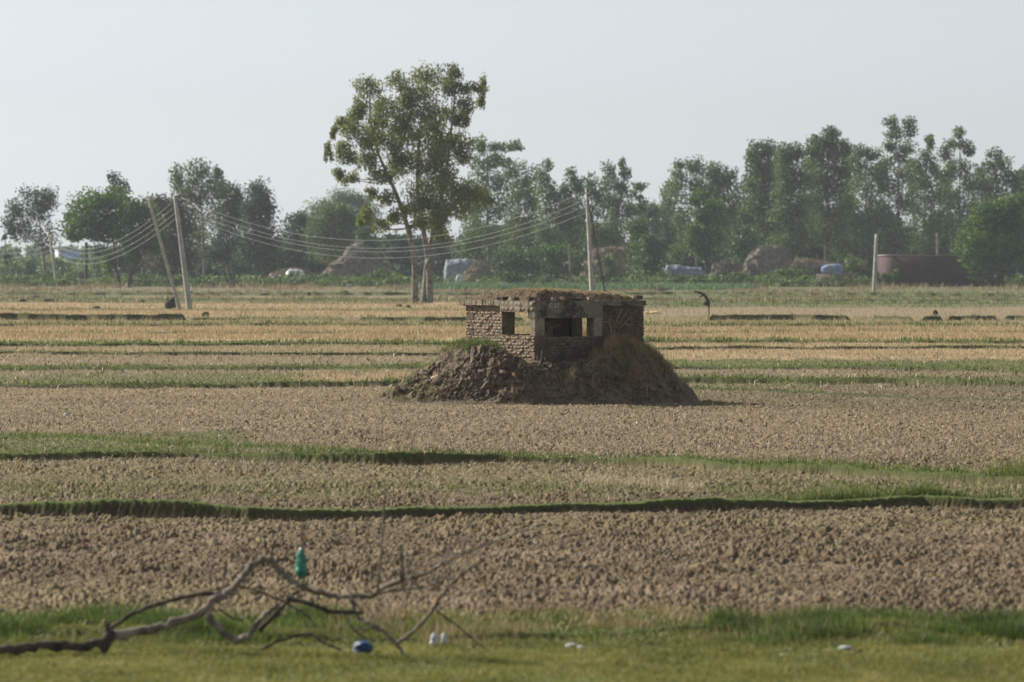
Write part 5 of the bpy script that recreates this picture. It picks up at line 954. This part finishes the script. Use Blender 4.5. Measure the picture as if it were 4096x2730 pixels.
def bent():
    d = DG(1272); root = empty('bent_sapling', P(2836, 1272, d), 'withered sapling bent over to the left in the field right of the bunker', 'dead tree'); root.location.z = gz(root.location.x, d)
    def pt(X_, Y_): return tuple(P(2700 + X_ / 7.843, 1120 + Y_ / 7.843, d))
    m = MB(); tube(m, smooth_path([pt(1060, 1200), pt(1065, 1000), pt(1060, 800), pt(1040, 680), pt(980, 560), pt(880, 450), pt(740, 390), pt(600, 370)], 4), [.04] * 8 + [.09] * 4 + [.10] * 8 + [.07] * 5 + [.04] * 4, 7, wob=.2); m.build('stem', M['bark_dark'], root)
    m = MB(); tube(m, [pt(880, 745), pt(960, 750), pt(1050, 760), pt(1075, 700)], [.04, .14, .17, .07], 8, wob=.4); m.build('withered_leaves', M['dung'], root)
    m = MB(); tube(m, [pt(880, 450), pt(820, 520), pt(760, 540)], [.06, .05, .03], 6); m.build('side_branch', M['bark_dark'], root)
bent()
clods = [(145, 1186, .9, .6, 'rounded dark heap at the far left, larger of two'), (90, 1200, .8, .45, 'smaller dark heap left of the larger one'), (195, 1200, 1.2, .5, 'flat dark heap right of the larger left heap'),
         (385, 1231, .7, .45, 'dark clod on the green strip between the left edge and the poles'), (568, 1205, .6, .5, 'dark clump above the stump, left of the leaning pole'), (822, 1258, .65, .55, 'dark rounded lump right of the tall upright pole'),
         (1236, 1175, .5, .7, 'small upright dark lump below the low whitish heap'), (1377, 1168, 1.2, .6, 'flat dark lump below the pointed straw heap'), (2645, 1158, 1.6, .7, 'dark lump under the white rag right of the bunker'),
         (1597, 1221, .7, .4, 'dark lump at the left foot of the tallest tree'), (1632, 1224, .6, .4, 'second dark lump between the first and the tallest tree trunks'), (3742, 1254, .45, .6, 'small dark upright lump above the broken bank at right'), (760, 1173, .6, .35, 'small dark clump above and right of the tall pole foot')]
for i, (px, py, w, h, lab) in enumerate(clods):
    w, h = w * .8, h * .65; d = DG(py + 8); p = P(px, py, d); rock('dark_heap', (p.x, d, gz(p.x, d) + h * .3), (w, w * .8, h), 'dung', lab, 'heap', 30 + i, group='dark lumps in the far fields')
rags = [(2016, 1134, 640, 'white rag on a stick behind the left part of the bunker roof'), (2652, 1133, 730, 'white rag on a stick above the dark lump right of the bunker'), (1396, 1141, 720, 'white rag on a stick below the pointed straw heap'), (290, 1178, 610, 'small white rag on a post in the far left field'), (1163, 1118, 770, 'pale rag on a stick before the low whitish heap')]
for i, (px, py, d, lab) in enumerate(rags):
    p = P(px, py, d); root = empty('rag_on_stick', (p.x, d, gz(p.x, d)), lab, 'scarecrow', 'rags on sticks in the fields')
    m = MB(); tube(m, [(p.x + .1, d, -.1), (p.x + .05, d, p.z * .6), (p.x, d, p.z)], .05, 6); m.build('stick', M['bark_dark'], root)
    m = MB(); rs = np.random.default_rng(i); A2, B2 = np.meshgrid(np.linspace(-.35, .3, 8), np.linspace(-.3, .12, 6), indexing='ij')
    V = np.stack([p.x + A2.ravel() + .08 * pn(B2.ravel() * 5, A2.ravel() * 3 + i, 3), d + .1 * pn(A2.ravel() * 6, B2.ravel() * 4 + i, 5), p.z + B2.ravel() * (1 - .6 * np.abs(A2.ravel())) + .05 * pn(A2.ravel() * 7, B2.ravel() * 0 + i, 7)], 1)
    m.add(V, grid_faces(8, 6)); V2 = V + np.array([0, .02, 0]); m.add(V2, grid_faces(8, 6)); m.build('rag', M['white_bag'], root)
# ------------------------------------------------------------------ haze
m = MB(); box(m, -2900, 2900, -120, 2720, -1.6, 34); hz = m.build('haze', bpy.data.materials.new('haze_air')); tag(hz, kind='stuff')
hm = hz.data.materials[0]; hm.use_nodes = True; nt = hm.node_tree; nt.nodes.clear(); out = nd(nt, 'ShaderNodeOutputMaterial'); pv = nd(nt, 'ShaderNodeVolumePrincipled')
pv.inputs['Density'].default_value = 0.000095; pv.inputs['Color'].default_value = (0.78, 0.88, 0.95, 1); pv.inputs['Anisotropy'].default_value = 0.2
nt.links.new(pv.outputs[0], out.inputs['Volume'])
